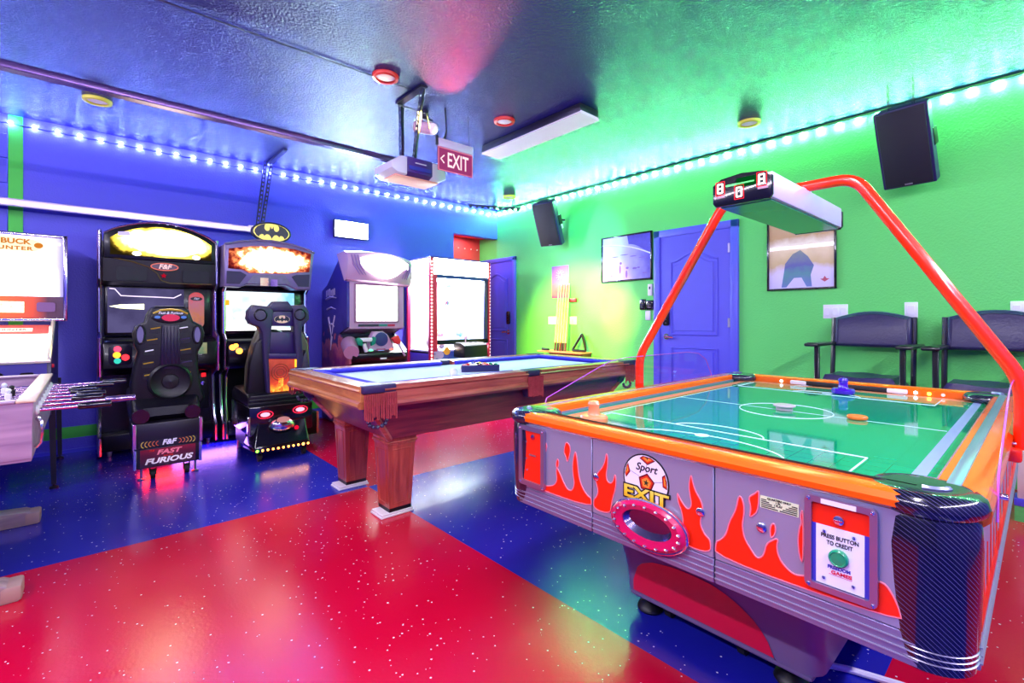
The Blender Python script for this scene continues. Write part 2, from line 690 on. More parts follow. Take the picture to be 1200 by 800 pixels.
def door(name, y0, y1, ztop, knob_y, hinge_y, y_frame=.075):
    """panelled door in the green wall; faces -x"""
    x = XG
    d = B().box(x-.012, x+.02, y0, y1, .005, ztop).out(name, BLUEDOOR)
    struct(d)
    f = B()
    f.box(x-.03, x+.01, y0-y_frame, y0, 0, ztop+y_frame, bev=.006)
    f.box(x-.03, x+.01, y1, y1+y_frame, 0, ztop+y_frame, bev=.006)
    f.box(x-.03, x+.01, y0-y_frame, y1+y_frame, ztop, ztop+y_frame, bev=.006)
    f.out('door_frame', BLUEDOOR, d)
    w = y1-y0
    a, b = y0+.13, y1-.13
    mid = (a+b)/2
    # arched upper panel and plain lower panel, each a raised moulding with a proud field
    top = [(b, .98), (b, 1.74)]
    for i in range(1, 12):
        t = i/12
        top.append((b+(a-b)*t, 1.74+.085*math.sin(PI*t)**2))
    top += [(a, 1.74), (a, .98)]
    for pts in (top, [(b, .2), (b, .84), (a, .84), (a, .2)]):
        p = B()
        loop = [(x-.014, q[0], q[1]) for q in pts]
        p.tube(loop+[loop[0]], .011, 6)
        cy = sum(q[0] for q in pts)/len(pts); cz = (min(q[1] for q in pts)+max(q[1] for q in pts))/2
        inner = [(cy+(q[0]-cy)*.84, cz+(q[1]-cz)*.91) for q in pts]
        p.prism(inner, 'x', x-.02, x-.008, bev=.004, seg=1)
        p.out('door_panel', BLUEDOOR, d)
    s = -1 if knob_y > mid else 1
    k = B()
    k.cyl((x-.012, knob_y, .955), (x-.022, knob_y, .955), .032, n=18)
    k.cyl((x-.02, knob_y, .955), (x-.055, knob_y, .955), .012, n=10)
    k.tube([(x-.055, knob_y, .955), (x-.06, knob_y+s*.04, .957), (x-.057, knob_y+s*.10, .95)], .011, 8)
    k.out('door_handle', CHROME, d)
    pl = B().prism(rrect(knob_y-.034, knob_y+.034, 1.07, 1.26, .02), 'x', x-.035, x-.01, bev=.004, seg=1)
    for i in range(4): pl.cyl((x-.036, knob_y, 1.10+i*.04), (x-.040, knob_y, 1.10+i*.04), .009, n=8, mi=1)
    pl.out('keypad_lock', [GBLACK, DARKSTEEL], d)
    for z in (.3, 1.105, 1.83):
        B().box(x-.02, x-.008, hinge_y-.012, hinge_y+.012, z-.045, z+.045, bev=.002, seg=1).out('hinge', STEEL, d)
    return d


door('door_1', 2.02, 2.775, 2.02, 2.70, 2.035)
door('door_2', 5.17, 5.90, 2.0, 5.263, 5.885, .06)

# ------------------------------------------------------------------ LED runs along the top of the two walls
LEDB = em('led_cool_white', (126, 150, 255), 560)
LEDG = em('led_mint', (120, 255, 166), 1150)
TAPE = pm('led_tape', (60, 62, 90), 0.5)


def led_run(label, tape, first, step, n, mat, r):
    t = thing('led_strip', label, 'led strip', first, 0, None)
    tape.out('tape', TAPE, t)
    b0 = None
    for i in range(n):
        d = Vector(step)*i
        if b0 is None: b0 = B().ball(first, r, 8, sz=.7).out('bulb', mat, t)
        else: rep(b0, 'bulb', t, d)
    return t


tp = B()
pts = []
for i in range(75):
    x = -1.7+i*.0685
    pts.append((x, YB-.006, 2.715-(.010 if i % 2 else 0)))
tp.tube(pts, .005, 6)
led_run('blue-white LED strip along the top of the blue wall', tp, (-1.7, YB-.022, 2.715), (.137, 0, 0), 46, LEDB, .014)
tp = B().box(XG-.034, XG, -1.6, 5.53, 2.754, 2.759)  # ledge above the bulbs, widened to keep their light off the ceiling
led_run('mint-green LED strip along the top of the green wall', tp, (XG-.016, 5.49, 2.735), (0, -.132, 0), 53, LEDG, .013)

# ------------------------------------------------------------------ ceiling fittings
LENS = pm('lamp_lens', (226, 210, 232), 0.4, emit=0.25)  # faint glow put into the plastic, the lamps are off


def downlight(x, y, r, trim, label):
    t = thing('recessed_light', label, 'ceiling light', (x, y, CH), 0, 'recessed ceiling lights')
    B().lathe([(r*.72, -.004), (r*.76, -.022), (r*.95, -.018), (r, -.004), (r, 0)], (x, y, CH), 28).out('trim_ring', trim, t)
    B().lathe([(1e-6, -.016), (r*.5, -.014), (r*.74, -.006)], (x, y, CH), 24).out('lens', LENS, t)


downlight(1.50, 2.967, .088, REDT, 'red-rimmed recessed ceiling light near the garage door opener bracket')
downlight(2.566, 2.974, .088, REDT, 'red-rimmed recessed ceiling light beside the long fluorescent fixture')
downlight(.05, 4.727, .088, YELLOWT, 'yellow-rimmed recessed ceiling light above the racing cabinets')
downlight(4.112, 1.642, .088, YELLOWT, 'yellow-rimmed recessed ceiling light above the air hockey scoreboard')
downlight(4.192, 4.755, .088, YELLOWT, 'yellow-rimmed recessed ceiling light in the far corner')

t = thing('fluorescent_fixture', 'long box fluorescent fixture with a pale lens on the dark ceiling', 'ceiling light', (2.89, 2.95, CH))
B().box(2.78, 3.0, 2.345, 3.545, 2.715, CH, bev=.004).out('housing', DARKSTEEL, t)
B().prism([(2.775, 2.70), (3.005, 2.70), (2.995, 2.722), (2.785, 2.722)], 'y', 2.34, 3.55).out('lens', pm('fixture_lens', (228, 214, 238), 0.35, emit=0.3), t)

# garage door opener, its rail and hanger
t = thing('garage_door_opener', 'garage door opener with white lamp covers hung below the ceiling', 'door opener', (2.0, 3.5, 2.28))
MTL = pm('opener_violet', (70, 40, 130), 0.35)
B().prism([(3.36, 2.31), (3.36, 2.43), (3.66, 2.43), (3.66, 2.31), (3.60, 2.285), (3.42, 2.285)], 'x', 1.88, 2.12, bev=.006).out('body', MTL, t)
B().prism([(1.75, 2.315), (1.80, 2.285), (1.885, 2.285), (1.885, 2.425), (1.83, 2.425), (1.75, 2.37)], 'y', 3.355, 3.665, bev=.012).out('lamp_cover', WHITE, t)
B().prism([(2.25, 2.315), (2.20, 2.285), (2.115, 2.285), (2.115, 2.425), (2.17, 2.425), (2.25, 2.37)], 'y', 3.355, 3.665, bev=.012).out('lamp_cover', WHITE, t)
B().box(1.80, 2.20, 3.40, 3.62, 2.272, 2.287, bev=.005).out('bottom_lens', pm('peach_lens', (244, 170, 150), 0.4, emit=0.15), t)
B().box(1.90, 2.10, 3.352, 3.36, 2.33, 2.36).out('face_strip', pm('opener_blue', (52, 66, 180), 0.4), t)
B().box(1.955, 2.055, 3.3515, 3.36, 2.385, 2.392).out('nameplate', WHITE, t)
B().box(1.752, 1.768, 3.60, 3.63, 2.31, 2.335).out('indicator', em('opener_green', (40, 210, 150), 1.2), t)
B().box(XL+.1, 1.9, 3.565, 3.61, 2.43, 2.475, bev=.004).box(XL+.1, 1.9, 3.56, 3.615, 2.428, 2.436).out('rail', pm('rail_bronze', (120, 92, 150), 0.25, metal=0.85), t)
br = B().box(1.735, 1.785, 2.90, 3.27, 2.765, CH)
br.out('ceiling_channel', DARKSTEEL, t)


def strap(p0, p1, w, parent, axis=Vector((0, 1, 0))):
    """perforated angle iron: two side ribs with bridges between the slots"""
    p0, p1 = Vector(p0), Vector(p1)
    d = (p1-p0); L = d.length; d.normalize()
    a = (axis-d*axis.dot(d)).normalized()
    n = d.cross(a)
    b = B()
    M = Matrix((a, n, d)).transposed().to_4x4()
    M.translation = p0
    b.T = M
    b.box(-w/2, -w*.22, -.0025, .0025, 0, L)
    b.box(w*.22, w/2, -.0025, .0025, 0, L)
    k = 0.0
    while k < L-.02:
        b.box(-w*.22, w*.22, -.0025, .0025, k, k+.02)
        k += .045
    b.box(-w/2, -w/2+.003, -.0025, w*.6, 0, L)
    return b.out('hanger_strap', DARKSTEEL, parent)


strap((1.76, 3.25, CH), (1.86, 3.42, 2.42), .036, t)
strap((1.755, 2.92, CH), (1.97, 3.42, 2.42), .030, t)
B().tube([(1.75, 3.26, 2.76), (1.87, 3.05, 2.66), (1.99, 3.2, 2.62), (2.0, 3.24, 2.70)], .005, 6).out('power_cord', BLACK, t)

# exit sign on wires
t = thing('exit_sign', 'hanging edge-lit exit sign with pink plate and left arrow', 'sign', (2.16, 3.1, 2.29))
B().box(2.0, 2.33, 3.085, 3.115, 2.465, 2.53, bev=.005).out('housing', pm('sign_housing', (222, 196, 226), 0.4), t)
pl = B().box(2.0, 2.33, 3.096, 3.104, 2.285, 2.465, bev=.002)
pl.out('sign_plate', em('sign_red', (176, 66, 128), 0.8), t)
PINKE = em('sign_letter', (255, 214, 224), 1.3)
text('EXIT', (2.185, 3.094, 2.372), .16, RY, UZ, PINKE, 'lettering', t, bold=.002, width=.20)
B().tube([(2.055, 3.094, 2.405), (2.025, 3.094, 2.375), (2.055, 3.094, 2.345)], .0055, 6).out('arrow', PINKE, t)
fr = [(2.004, 3.095, 2.289), (2.326, 3.095, 2.289), (2.326, 3.095, 2.46), (2.004, 3.095, 2.46)]
B().tube(fr+[fr[0]], .003, 6).out('edge_glow', em('sign_edge', (255, 150, 176), 1.0), t)
B().tube([(2.06, 3.1, 2.53), (2.08, 3.1, 2.6), (2.082, 3.12, CH)], .006, 6, radii=[.012, .005, .005]).out('cable', BLACK, t)
B().tube([(2.30, 3.1, 2.53), (2.291, 3.1, CH)], .002, 5).out('wire', DARKSTEEL, t)
B().box(1.985, 2.0, 3.09, 3.11, 2.47, 2.55, bev=.004).out('junction', BLACK, t)

# small party projector beside the bracket
t = thing('party_light', 'small white party projector on a dark ceiling bracket by the exit sign', 'party light', (1.98, 3.27, CH))
lamp('alcove_fill', 'AREA', (4.2, 5.75, 2.38), 5, (1, .86, .9), (4.2, 5.75, 0), .3, .2)  # added light to brighten the alcove, no fitting modelled
B().cyl((1.98, 3.27, CH), (1.98, 3.27, 2.73), .035).box(1.93, 2.05, 3.255, 3.285, 2.715, 2.73).box(1.925, 1.94, 3.25, 3.29, 2.65, 2.73).out('bracket', DARKSTEEL, t)
B().cyl((1.93, 3.32, 2.66), (2.02, 3.22, 2.64), .042, .048, 20).out('body', pm('projector_white', (240, 190, 214), 0.35), t)
B().ball((2.025, 3.215, 2.638), .045, 16).out('lens', pm('projector_dome', (244, 220, 236), 0.15, emit=0.5), t)
B().ball((1.955, 3.29, 2.715), .016, 10).out('indicator', em('party_red', (255, 60, 40), 5), t)
for nm, aim, c, p, a in (('party_beam_cyan', (4.64, 3.75, 2.05), (.15, .75, 1), 330, 26), ('party_beam_pink', (4.64, 3.5, 1.5), (1, .35, .65), 480, 17),
                         ('party_beam_yellow', (4.64, 4.0, 1.0), (1, .66, .03), 1300, 36), ('party_beam_orange', (4.64, 3.3, 1.2), (1, .42, .1), 700, 13),
                         ('party_beam_red', (1.55, 2.3, 2.85), (1, .08, .15), 45, 40), ('party_beam_amber', (.35, 3.05, 2.9), (1, .8, .15), 300, 38),
                         ('party_beam_violet', (2.2, 2.3, .7), (.8, .2, 1), 12, 26)):
    lamp(nm, 'SPOT', (2.13, 3.16, 2.57), p, c, aim, .02, None, math.radians(a), .6)

# long cord pinned to the ceiling
o = B().tube([(-1.6, 3.04, CH-.004), (.3, 3.03, CH-.004), (1.0, 3.02, CH-.007), (1.72, 3.01, CH-.005)], .0035, 5).out('ceiling_cord', DARKSTEEL)
tag(recentre(o), 'thin dark cord running straight across the ceiling to the opener bracket', 'cord')
# dotted lamp bar in the far corner
t = thing('lamp_bar', 'dark perforated lamp bar hung under the ceiling in the far corner', 'party light', (4.15, 5.0, 2.62))
bb = B()
for i in range(9):
    p = (3.83+i*.075, 5.13-i*.035, 2.655)
    bb.cyl((p[0], p[1], 2.665), (p[0], p[1], 2.635), .028, .018, 10)
bb.tube([(3.8, 5.145, 2.675), (4.46, 4.835, 2.675)], .012, 8)
bb.out('lamp_row', DARKSTEEL, t)
for i in range(4):
    x, y = 3.88+i*.16, 5.105-i*.075
    B().tube([(x, y, 2.675), (x, y, CH)], .004, 5).out('hanger', DARKSTEEL, t)

# ------------------------------------------------------------------ blue wall: door track, braces, flood lamp
GALV = pm('galvanised', (206, 192, 226), 0.28, metal=0.85)
t = thing('door_track', 'galvanised horizontal garage door track on the blue wall', 'track', (-.2, 5.42, 2.05))
B().box(XL+.02, 1.25, 5.40, 5.41, 2.03, 2.085).box(XL+.02, 1.25, 5.40, 5.43, 2.08, 2.087).box(XL+.02, 1.25, 5.40, 5.43, 2.028, 2.035).out('track_channel', GALV, t)
strap((1.30, 5.41, 2.06), (1.38, 5.41, CH), .032, t, Vector((1, 0, 0)))
strap((1.345, 5.43, 2.06), (1.445, 5.43, CH), .032, t, Vector((1, 0, 0)))
B().box(1.395, 1.435, 4.86, 5.46, 2.762, CH).out('ceiling_angle', DARKSTEEL, t)
B().box(1.22, 1.40, 5.405, 5.435, 2.03, 2.10).box(1.25, 1.29, 5.41, YB, 2.04, 2.08).out('end_bracket', GALV, t)

t = thing('flood_lamp', 'square flood lamp glowing cyan-white high on the blue wall', 'lamp', (2.33, 5.5, 2.09))
B().box(2.12, 2.545, 5.47, 5.515, 2.095, 2.30, bev=.01).cyl((2.33, 5.51, 2.2), (2.33, YB, 2.2), .03).out('housing', DARKSTEEL, t)
B().box(2.135, 2.53, 5.464, 5.471, 2.108, 2.288).out('lens', em('flood_lens', (210, 245, 255), 260), t)

# LED reflections on the red alcove wall, built as small glowing balls
t = thing('glint_row', 'row of small pale LED glints on the red alcove wall', 'glints', (4.2, 5.97, 2.2))
for i in range(6):
    B().ball((3.98+i*.12, 5.965, 2.235), .011, 8).out('peg', em('led_glint', (255, 220, 214), 0.9), t)

# ------------------------------------------------------------------ green wall
SPK = pm('speaker_shell', (44, 34, 92), 0.45, bump=0.05, bscale=150)
GRILL = pm('speaker_grille', (20, 17, 34), 0.55, bump=0.25, bscale=400)


def speaker(x, y, z, yaw, tilt, label):
    """x, y, z: middle of the front face's lower edge; yaw turns it, tilt leans the top forward"""
    t = thing('wall_speaker', label, 'speaker', (x, y, z), 0, 'wall speakers')
    M = Matrix.Translation((x, y, z)) @ Matrix.Rotation(yaw, 4, 'Z') @ Matrix.Rotation(-tilt, 4, 'Y')
    # local: -x is the front, z up the cabinet
    B(M).prism([(0.008, -.15), (.008, .15), (.10, .15), (.20, .095), (.20, -.095), (.10, -.15)], 'z', 0, .555, bev=.012).out('cabinet', SPK, t)
    B(M).box(-.006, .012, -.135, .135, .012, .543, bev=.006).out('grille', GRILL, t)
    B(M).box(-.010, .0, -.022, .022, .018, .028).out('badge', STEEL, t)
    h = B(M).box(.06, .15, -.155, -.146, .24, .36, bev=.003)
    h.out('handle_recess', BLACK, t)
    B(M).box(.15, .19, -.13, -.10, .17, .22, bev=.004).out('plug', WHITE, t)
    for s in (-.07, .07):
        c = B()
        p = M @ Vector((.05, s, .555))
        q = Vector((p.x-.02, p.y, CH))
        k = 0
        n = max(3, int((q-p).length/.028))
        for i in range(n):
            a = p.lerp(q, i/n); b = p.lerp(q, (i+1.25)/n)
            o = Vector((.006, 0, 0)) if i % 2 else Vector((0, .006, 0))
            c.tube([a-o, b-o, b+o, a+o, a-o], .0022, 4)
        c.out('chain', BLACK, t)
    m2 = M @ Vector((.19, 0, .30))
    B().tube([m2, (XG, m2.y, m2.z+.02)], .014, 8).out('wall_bracket', DARKSTEEL, t)
    return t


speaker(4.41, .650, 2.09, math.radians(-5), math.radians(27), 'tilted dark loudspeaker hung above the black chairs')
speaker(4.38, 4.17, 2.065, math.radians(15), math.radians(27), 'tilted dark loudspeaker hung near the far corner')

# pictures
t = thing('framed_picture', 'black-framed picture of a pale ice rink arc beside the blue door', 'picture', (XG, 3.22, 1.58))
x = XG
B().box(x-.025, x, 2.876, 2.894, 1.578, 2.116, bev=.003).box(x-.025, x, 3.545, 3.563, 1.578, 2.116, bev=.003) \
   .box(x-.025, x, 2.876, 3.563, 1.578, 1.598, bev=.003).box(x-.025, x, 2.876, 3.563, 2.098, 2.116, bev=.003).out('frame', GBLACK, t)
B().box(x-.012, x-.004, 2.89, 3.55, 1.59, 2.105).out('print', gradient('rink_print', 'Y', -.33, .33, [(0, (96, 84, 206)), (.45, (190, 184, 246)), (1, (238, 238, 255))], 0.2, 0.5, 0.35, 9), t)
RS = pm('rink_sky', (84, 68, 190), 0.2, var=.2, vscale=20)
sk = [(2.894, 2.098), (3.2, 2.098), (3.18, 2.0)] + [(3.17-.276*i/8, 2.0-.14*(i/8)**1.6) for i in range(9)]
B().prism(sk, 'x', x-.0135, x-.012).out('sky_patch', RS, t)
arc = [(3.545-.65*i/24, 2.02-.02*i/24+.0*i-.13*(i/24)**2.2) for i in range(25)]
B().tube([(x-.014, a, b) for a, b in arc], .008, 6).out('light_arc', pm('rink_arc', (250, 250, 255), 0.3), t)
RF = pm('rink_figures', (120, 88, 196), 0.3, var=.3, vscale=40)
for a, b, c, d in ((3.30, 1.72, .012, .05), (3.29, 1.79, .016, .016), (3.21, 1.66, .014, .045), (3.20, 1.73, .02, .014), (3.10, 1.72, .03, .012), (3.05, 1.725, .02, .009), (3.37, 1.87, .05, .006), (3.24, 1.885, .06, .005), (3.12, 1.86, .045, .006), (3.0, 1.835, .05, .005), (3.42, 1.65, .02, .008), (2.97, 1.66, .03, .006)):
    B().prism(ell(a, b, c, d, 12), 'x', x-.0135, x-.012).out('figure_patch', RF, t)

t = thing('framed_poster', 'black-framed gold and lavender poster below the scoreboard', 'poster', (XG, 1.42, 1.4))
B().box(x-.025, x, 1.15, 1.166, 1.395, 2.045, bev=.003).box(x-.025, x, 1.672, 1.688, 1.395, 2.045, bev=.003) \
   .box(x-.025, x, 1.15, 1.688, 1.395, 1.411, bev=.003).box(x-.025, x, 1.15, 1.688, 2.029, 2.045, bev=.003).out('frame', GBLACK, t)
B().box(x-.012, x-.004, 1.16, 1.68, 1.405, 2.035).out('print', gradient('gold_print', 'Z', 0, .63, [(0, (214, 206, 246)), (.25, (224, 214, 246)), (.36, (206, 178, 120)), (.55, (232, 208, 160)), (.62, (250, 240, 210)), (.75, (190, 148, 84)), (1, (206, 168, 112))], 0.25, 0.4, 0.28, 7), t)
blob = gradient('blue_green_patch', 'Z', .02, .36, [(0, (96, 124, 190)), (.35, (70, 140, 150)), (.55, (74, 84, 160)), (1, (120, 140, 120))], 0.3, 0, .4, 14)
B().prism([(1.57, 1.42), (1.53, 1.42), (1.47, 1.50), (1.41, 1.50), (1.37, 1.42), (1.33, 1.42), (1.34, 1.52), (1.315, 1.60), (1.36, 1.68), (1.42, 1.74), (1.48, 1.71), (1.54, 1.63), (1.55, 1.55)], 'x', x-.0132, x-.012).out('colour_patch', blob, t)
B().prism([(1.27, 1.48), (1.235, 1.455), (1.20, 1.48), (1.222, 1.482), (1.235, 1.505), (1.248, 1.482)], 'x', x-.0132, x-.012).out('red_patch', pm('poster_red', (180, 60, 90), 0.3), t)

t = thing('unframed_poster', 'unframed violet and orange poster behind the cue tips', 'poster', (XG, 4.25, 1.42))
B().box(x-.006, x, 4.10, 4.398, 1.42, 1.845).out('print', gradient('sunset_print', 'Z', 0, .425, [(0, (110, 50, 120)), (.22, (232, 110, 110)), (.45, (240, 120, 160)), (.7, (176, 96, 196)), (1, (150, 96, 206))], 0.3, 0, .5, 14), t)
st = B()
for i in range(12):
    a = 2*PI*i/12
    st.tube([(x-.007, 4.25+.02*math.cos(a), 1.725+.02*math.sin(a)), (x-.007, 4.25+.075*math.cos(a), 1.725+.075*math.sin(a))], .0022, 4)
st.out('star_burst', pm('burst_pink', (248, 196, 232), 0.3), t)


def plate(y0, y1, z0, z1, n, label):
    t = thing('switch_plate', label, 'switch plate', (x, (y0+y1)/2, z0), 0, 'white wall plates')
    B().box(x-.008, x, y0, y1, z0, z1, bev=.003).out('plate', WHITE, t)
    for i in range(n):
        yc = y0+(y1-y0)*(i+.5)/n
        w = min(.022, (y1-y0)/n*.34)
        B().box(x-.012, x-.006, yc-w, yc+w, z0+.025, z1-.025, bev=.002, seg=1).out('rocker', WHITE, t)


plate(1.073, 1.248, 1.144, 1.26, 3, 'wide white switch plate left of the first black chair back')
plate(.634, .713, 1.143, 1.266, 1, 'narrow white plate at the right top of the first black chair')
plate(.04, .157, 1.145, 1.257, 2, 'white plate above the second black chair at the right edge')
plate(4.285, 4.462, 1.074, 1.176, 3, 'white switch plate left of the standing cues')
plate(3.966, 4.081, 1.076, 1.176, 1, 'white switch plate right of the standing cues')

t = thing('remote_holder', 'narrow white remote holder above the dark keypads by the door', 'holder', (x, 2.9, 1.41))
B().box(x-.02, x, 2.876, 2.929, 1.40, 1.528, bev=.004).out('body', WHITE, t)
B().box(x-.023, x-.019, 2.894, 2.911, 1.47, 1.50).out('button', DARKSTEEL, t)
for y0, y1, lb in ((2.954, 3.028, 'left dark keypad on the wall beside the blue door'), (2.858, 2.945, 'right dark keypad nearest the blue door frame')):
    t = thing('wall_keypad', lb, 'keypad', (x, (y0+y1)/2, 1.243), 0, 'dark keypads by the door')
    B().box(x-.03, x, y0, y1, 1.243, 1.365 if y0 > 2.9 else 1.35, bev=.01).out('body', GBLACK, t)
    for i in range(3):
        B().box(x-.034, x-.029, y0+.02, y1-.02, 1.262+i*.03, 1.28+i*.03, bev=.002, seg=1).out('button', DARKSTEEL, t)
tag(recentre(B().box(x-.015, x, 2.90, 2.962, 1.13, 1.235, bev=.004).out('blank_plate', WHITE)), 'blank white wall plate just below the dark keypads', 'wall plate')

# cue rack
CUEW = wood('cue_maple', (226, 190, 140), (246, 220, 176), 'Z', coat=.5)
RACKW = wood('rack_cherry', (120, 40, 36), (158, 66, 54), 'Y')
t = thing('cue_rack', 'cherry wood cue shelf fixed low on the green wall', 'cue rack', (4.5, 4.06, .70))
B().box(4.42, XG, 3.72, 4.46, .715, .735, bev=.006).out('shelf', pm('rack_top', (226, 130, 96), 0.35), t)
B().box(4.48, XG, 3.74, 4.30, .665, .715, bev=.004).out('bottom_rail', RACKW, t)
t2 = thing('cue_clip_rail', 'slim cherry wood clip rail behind the cues under the poster', 'rail', (4.62, 4.13, 1.36))
B().box(4.615, XG, 3.96, 4.09, 1.36, 1.41, bev=.004).out('rail_board', RACKW, t2)
names = ['leftmost', 'second from left', 'middle', 'fourth from left', 'rightmost']
for i in range(5):
    y = 4.235-i*.044
    t = thing('pool_cue', names[i]+' of five pale pool cues in the rack', 'pool cue', (4.52, y, .736), 0, 'pool cues in the rack')
    p0, p1 = Vector((4.52, y, .736)), Vector((4.60, y, 1.60-.015*(i % 2)))
    B().cyl(p0, p0.lerp(p1, .12), .0145, .0135, 10).out('butt', pm('cue_butt_%d' % i, [(90, 40, 40), (60, 40, 60), (120, 50, 40), (60, 30, 40), (110, 60, 50)][i], 0.3), t)
    B().cyl(p0.lerp(p1, .12), p0.lerp(p1, .985), .0135, .0075, 10).out('shaft', CUEW, t)
    B().cyl(p0.lerp(p1, .985), p1, .0075, .007, 10).out('ferrule', WHITE, t)
t = thing('ball_triangle', 'black triangle rack standing on the cue shelf', 'triangle', (4.52, 3.84, .735))
tri = [(4.52, 3.72, .752), (4.55, 3.965, .752), (4.60, 3.845, .962)]
pts = []
for i in range(3):
    a, b, c = Vector(tri[i-1]), Vector(tri[i]), Vector(tri[(i+1) % 3])
    for k in range(5):
        s = k/4
        pts.append((b+(a-b)*.12)*(1-s)**2+b*2*s*(1-s)+(b+(c-b)*.12)*s*s)
B().tube(pts+[pts[0]], .0165, 8).out('frame', BLACK, t)
o = B().tube([(4.49, 4.44, .755), (4.49, 4.32, .748)], .014, 8).box(4.47, 4.51, 4.32, 4.43, .737, .752, bev=.004).out('table_brush', BLACK)
tag(recentre(o), 'small black table brush at the left end of the cue shelf', 'brush')

# spectator chairs
LEA = pm('violet_leather', (44, 34, 84), 0.32, bump=0.12, bscale=60, var=.12)
CHW = pm('chair_black_wood', (20, 15, 30), 0.3, coat=0.3)


def chair(y0, y1, label):
    t = thing('spectator_chair', label, 'chair', (4.32, (y0+y1)/2, 0), 0, 'black chairs along the green wall')
    ym = (y0+y1)/2
    for yy in (y1, y0):
        B().box(4.085, 4.12, yy-.016, yy+.016, 0, .935, bev=.004, seg=1).out('leg', CHW, t)
        B().tube([(4.48, yy, 0), (4.49, yy, .7), (4.54, yy, 1.15)], .017, 8).out('leg', CHW, t)
        s = 1 if yy == y1 else -1
        a = sorted((yy-s*.03, yy+s*.066))
        ar = B().box(4.02, 4.50, a[0], a[1], .933, .957, bev=.01)
        ar.lathe([(.030, 0), (.036, .004), (.030, .008)], (4.06, yy+s*.022, .955), 16)
        ar.out('armrest', CHW, t)
        B().box(4.10, 4.48, yy-.01, yy+.01, .60, .64, bev=.003, seg=1).box(4.10, 4.48, yy-.01, yy+.01, .25, .28, bev=.003, seg=1).out('side_rail', CHW, t)
    B().box(4.09, 4.115, y0, y1, .585, .645, bev=.003, seg=1).box(4.09, 4.115, y0, y1, .22, .26, bev=.003, seg=1).box(4.475, 4.50, y0, y1, .585, .645).out('front_rail', CHW, t)
    # sagging seat cushion
    n = 14
    vs, fs = [], []
    for i in range(n+1):
        for j in range(n+1):
            u, v = i/n, j/n
            e = min(u, 1-u, v, 1-v)
            r = math.sqrt(max(0, 1-(1-min(1, e/.09))**2))
            sag = -.018*math.sin(PI*u)*math.sin(PI*v)+.006*math.sin(9*v+3*u)*math.sin(PI*v)
            vs.append((4.065+.40*u, y0+.02+(y1-y0-.04)*v, .655+.075*r+sag*r))
    for i in range(n):
        for j in range(n): fs.append([i*(n+1)+j, (i+1)*(n+1)+j, (i+1)*(n+1)+j+1, i*(n+1)+j+1])
    B().add(vs, fs).box(4.065, 4.465, y0+.02, y1-.02, .645, .668, bev=.01).out('seat', LEA, t)
    bk = [(y0+.012, .925), (y1-.012, .925), (y1-.012, 1.155)]+[(y1-.012-(y1-y0-.024)*i/10, 1.155+.05*math.sin(PI*i/10)) for i in range(1, 10)]+[(y0+.012, 1.155)]
    M = Matrix.Translation((4.49, 0, .92)) @ Matrix.Rotation(math.radians(9), 4, 'Y') @ Matrix.Translation((-4.49, 0, -.92))
    B(M).prism(bk, 'x', 4.475, 4.545, bev=.022, seg=3).out('backrest', LEA, t)
    mid = [(p[0]+(ym-p[0])*.10, p[1]+(1.04-p[1])*.16) for p in bk]
    B(M).tube([(4.474, p[0], p[1]) for p in mid]+[(4.474, mid[0][0], mid[0][1])], .004, 6).out('backrest_seam', LEA, t)
    return t


chair(.64, 1.145, 'black padded spectator chair beside the blue door, fully in view')
chair(-.03, .473, 'second black padded chair cut by the right edge, behind the orange arch')

# low green kerb with a beige box at the right edge
t = thing('low_kerb', 'low green kerb with a blue top strip behind the air hockey table', 'kerb', (4.0, -.4, 0))
B().box(3.90, 4.03, -1.1, .115, 0, .088).out('kerb_face', GREENW, t)
B().box(3.895, 4.035, -1.1, .118, .088, .128, bev=.004).out('kerb_cap', BLUEW, t)
t = thing('beige_box', 'beige box stacked with sheets on the kerb behind the acrylic guard', 'box', (3.97, -.1, .128))
B().box(3.905, 4.025, -.5, .105, .128, .40, bev=.006).out('box_body', CREAM, t)
for i in range(5):
    B().box(3.91+.004*(i % 2), 4.02, -.45, .10-.006*(i % 3), .40+i*.011, .409+i*.011).out('sheet', WHITE, t)

# ------------------------------------------------------------------ pool table
WX = wood('pool_wood_x', (150, 66, 62), (200, 104, 92), 'X', .3)
WY = wood('pool_wood_y', (168, 92, 58), (214, 140, 84), 'Y', .3)  # end rails: golden light put into the wood colour
WZ = wood('pool_wood_z', (140, 50, 44), (184, 78, 66), 'Z', .3)
BODYW = wood('pool_wood_body', (112, 36, 42), (152, 58, 58), 'X', .3)
CLOTH = pm('bed_cloth', (226, 236, 253), 0.9, bump=0.08, bscale=300, var=.03)
CUSH = pm('cushion_cloth', (58, 48, 214), 0.85, bump=0.08, bscale=300, var=.03)
POCK = pm('pocket_leather', (50, 38, 84), 0.4, bump=0.1, bscale=90)
FRNG = pm('fringe_red', (160, 50, 62), 0.8, var=.4, vscale=60)
X0, X1, Y0, Y1 = 1.03, 3.46, 2.295, 3.465
t = thing('pool_table', 'wooden pool table with pale blue cloth and fringed pockets', 'pool table', ((X0+X1)/2, (Y0+Y1)/2, 0))
XM = (X0+X1)/2
B().box(X0+.13, X1-.13, Y0+.13, Y1-.13, .72, .755).out('bed', CLOTH, t)
# rails: moulded section with a light bead, one rail per side between pockets
sec = [(.0, .790), (.0, .775), (-.012, .768), (.0, .757), (.0, .715), (-.014, .705), (-.018, .690), (-.006, .675), (.03, .672), (.13, .69), (.13, .778), (.10, .790)]
cus = [(.10, .776), (.135, .789), (.172, .783), (.172, .774), (.13, .745), (.10, .745)]


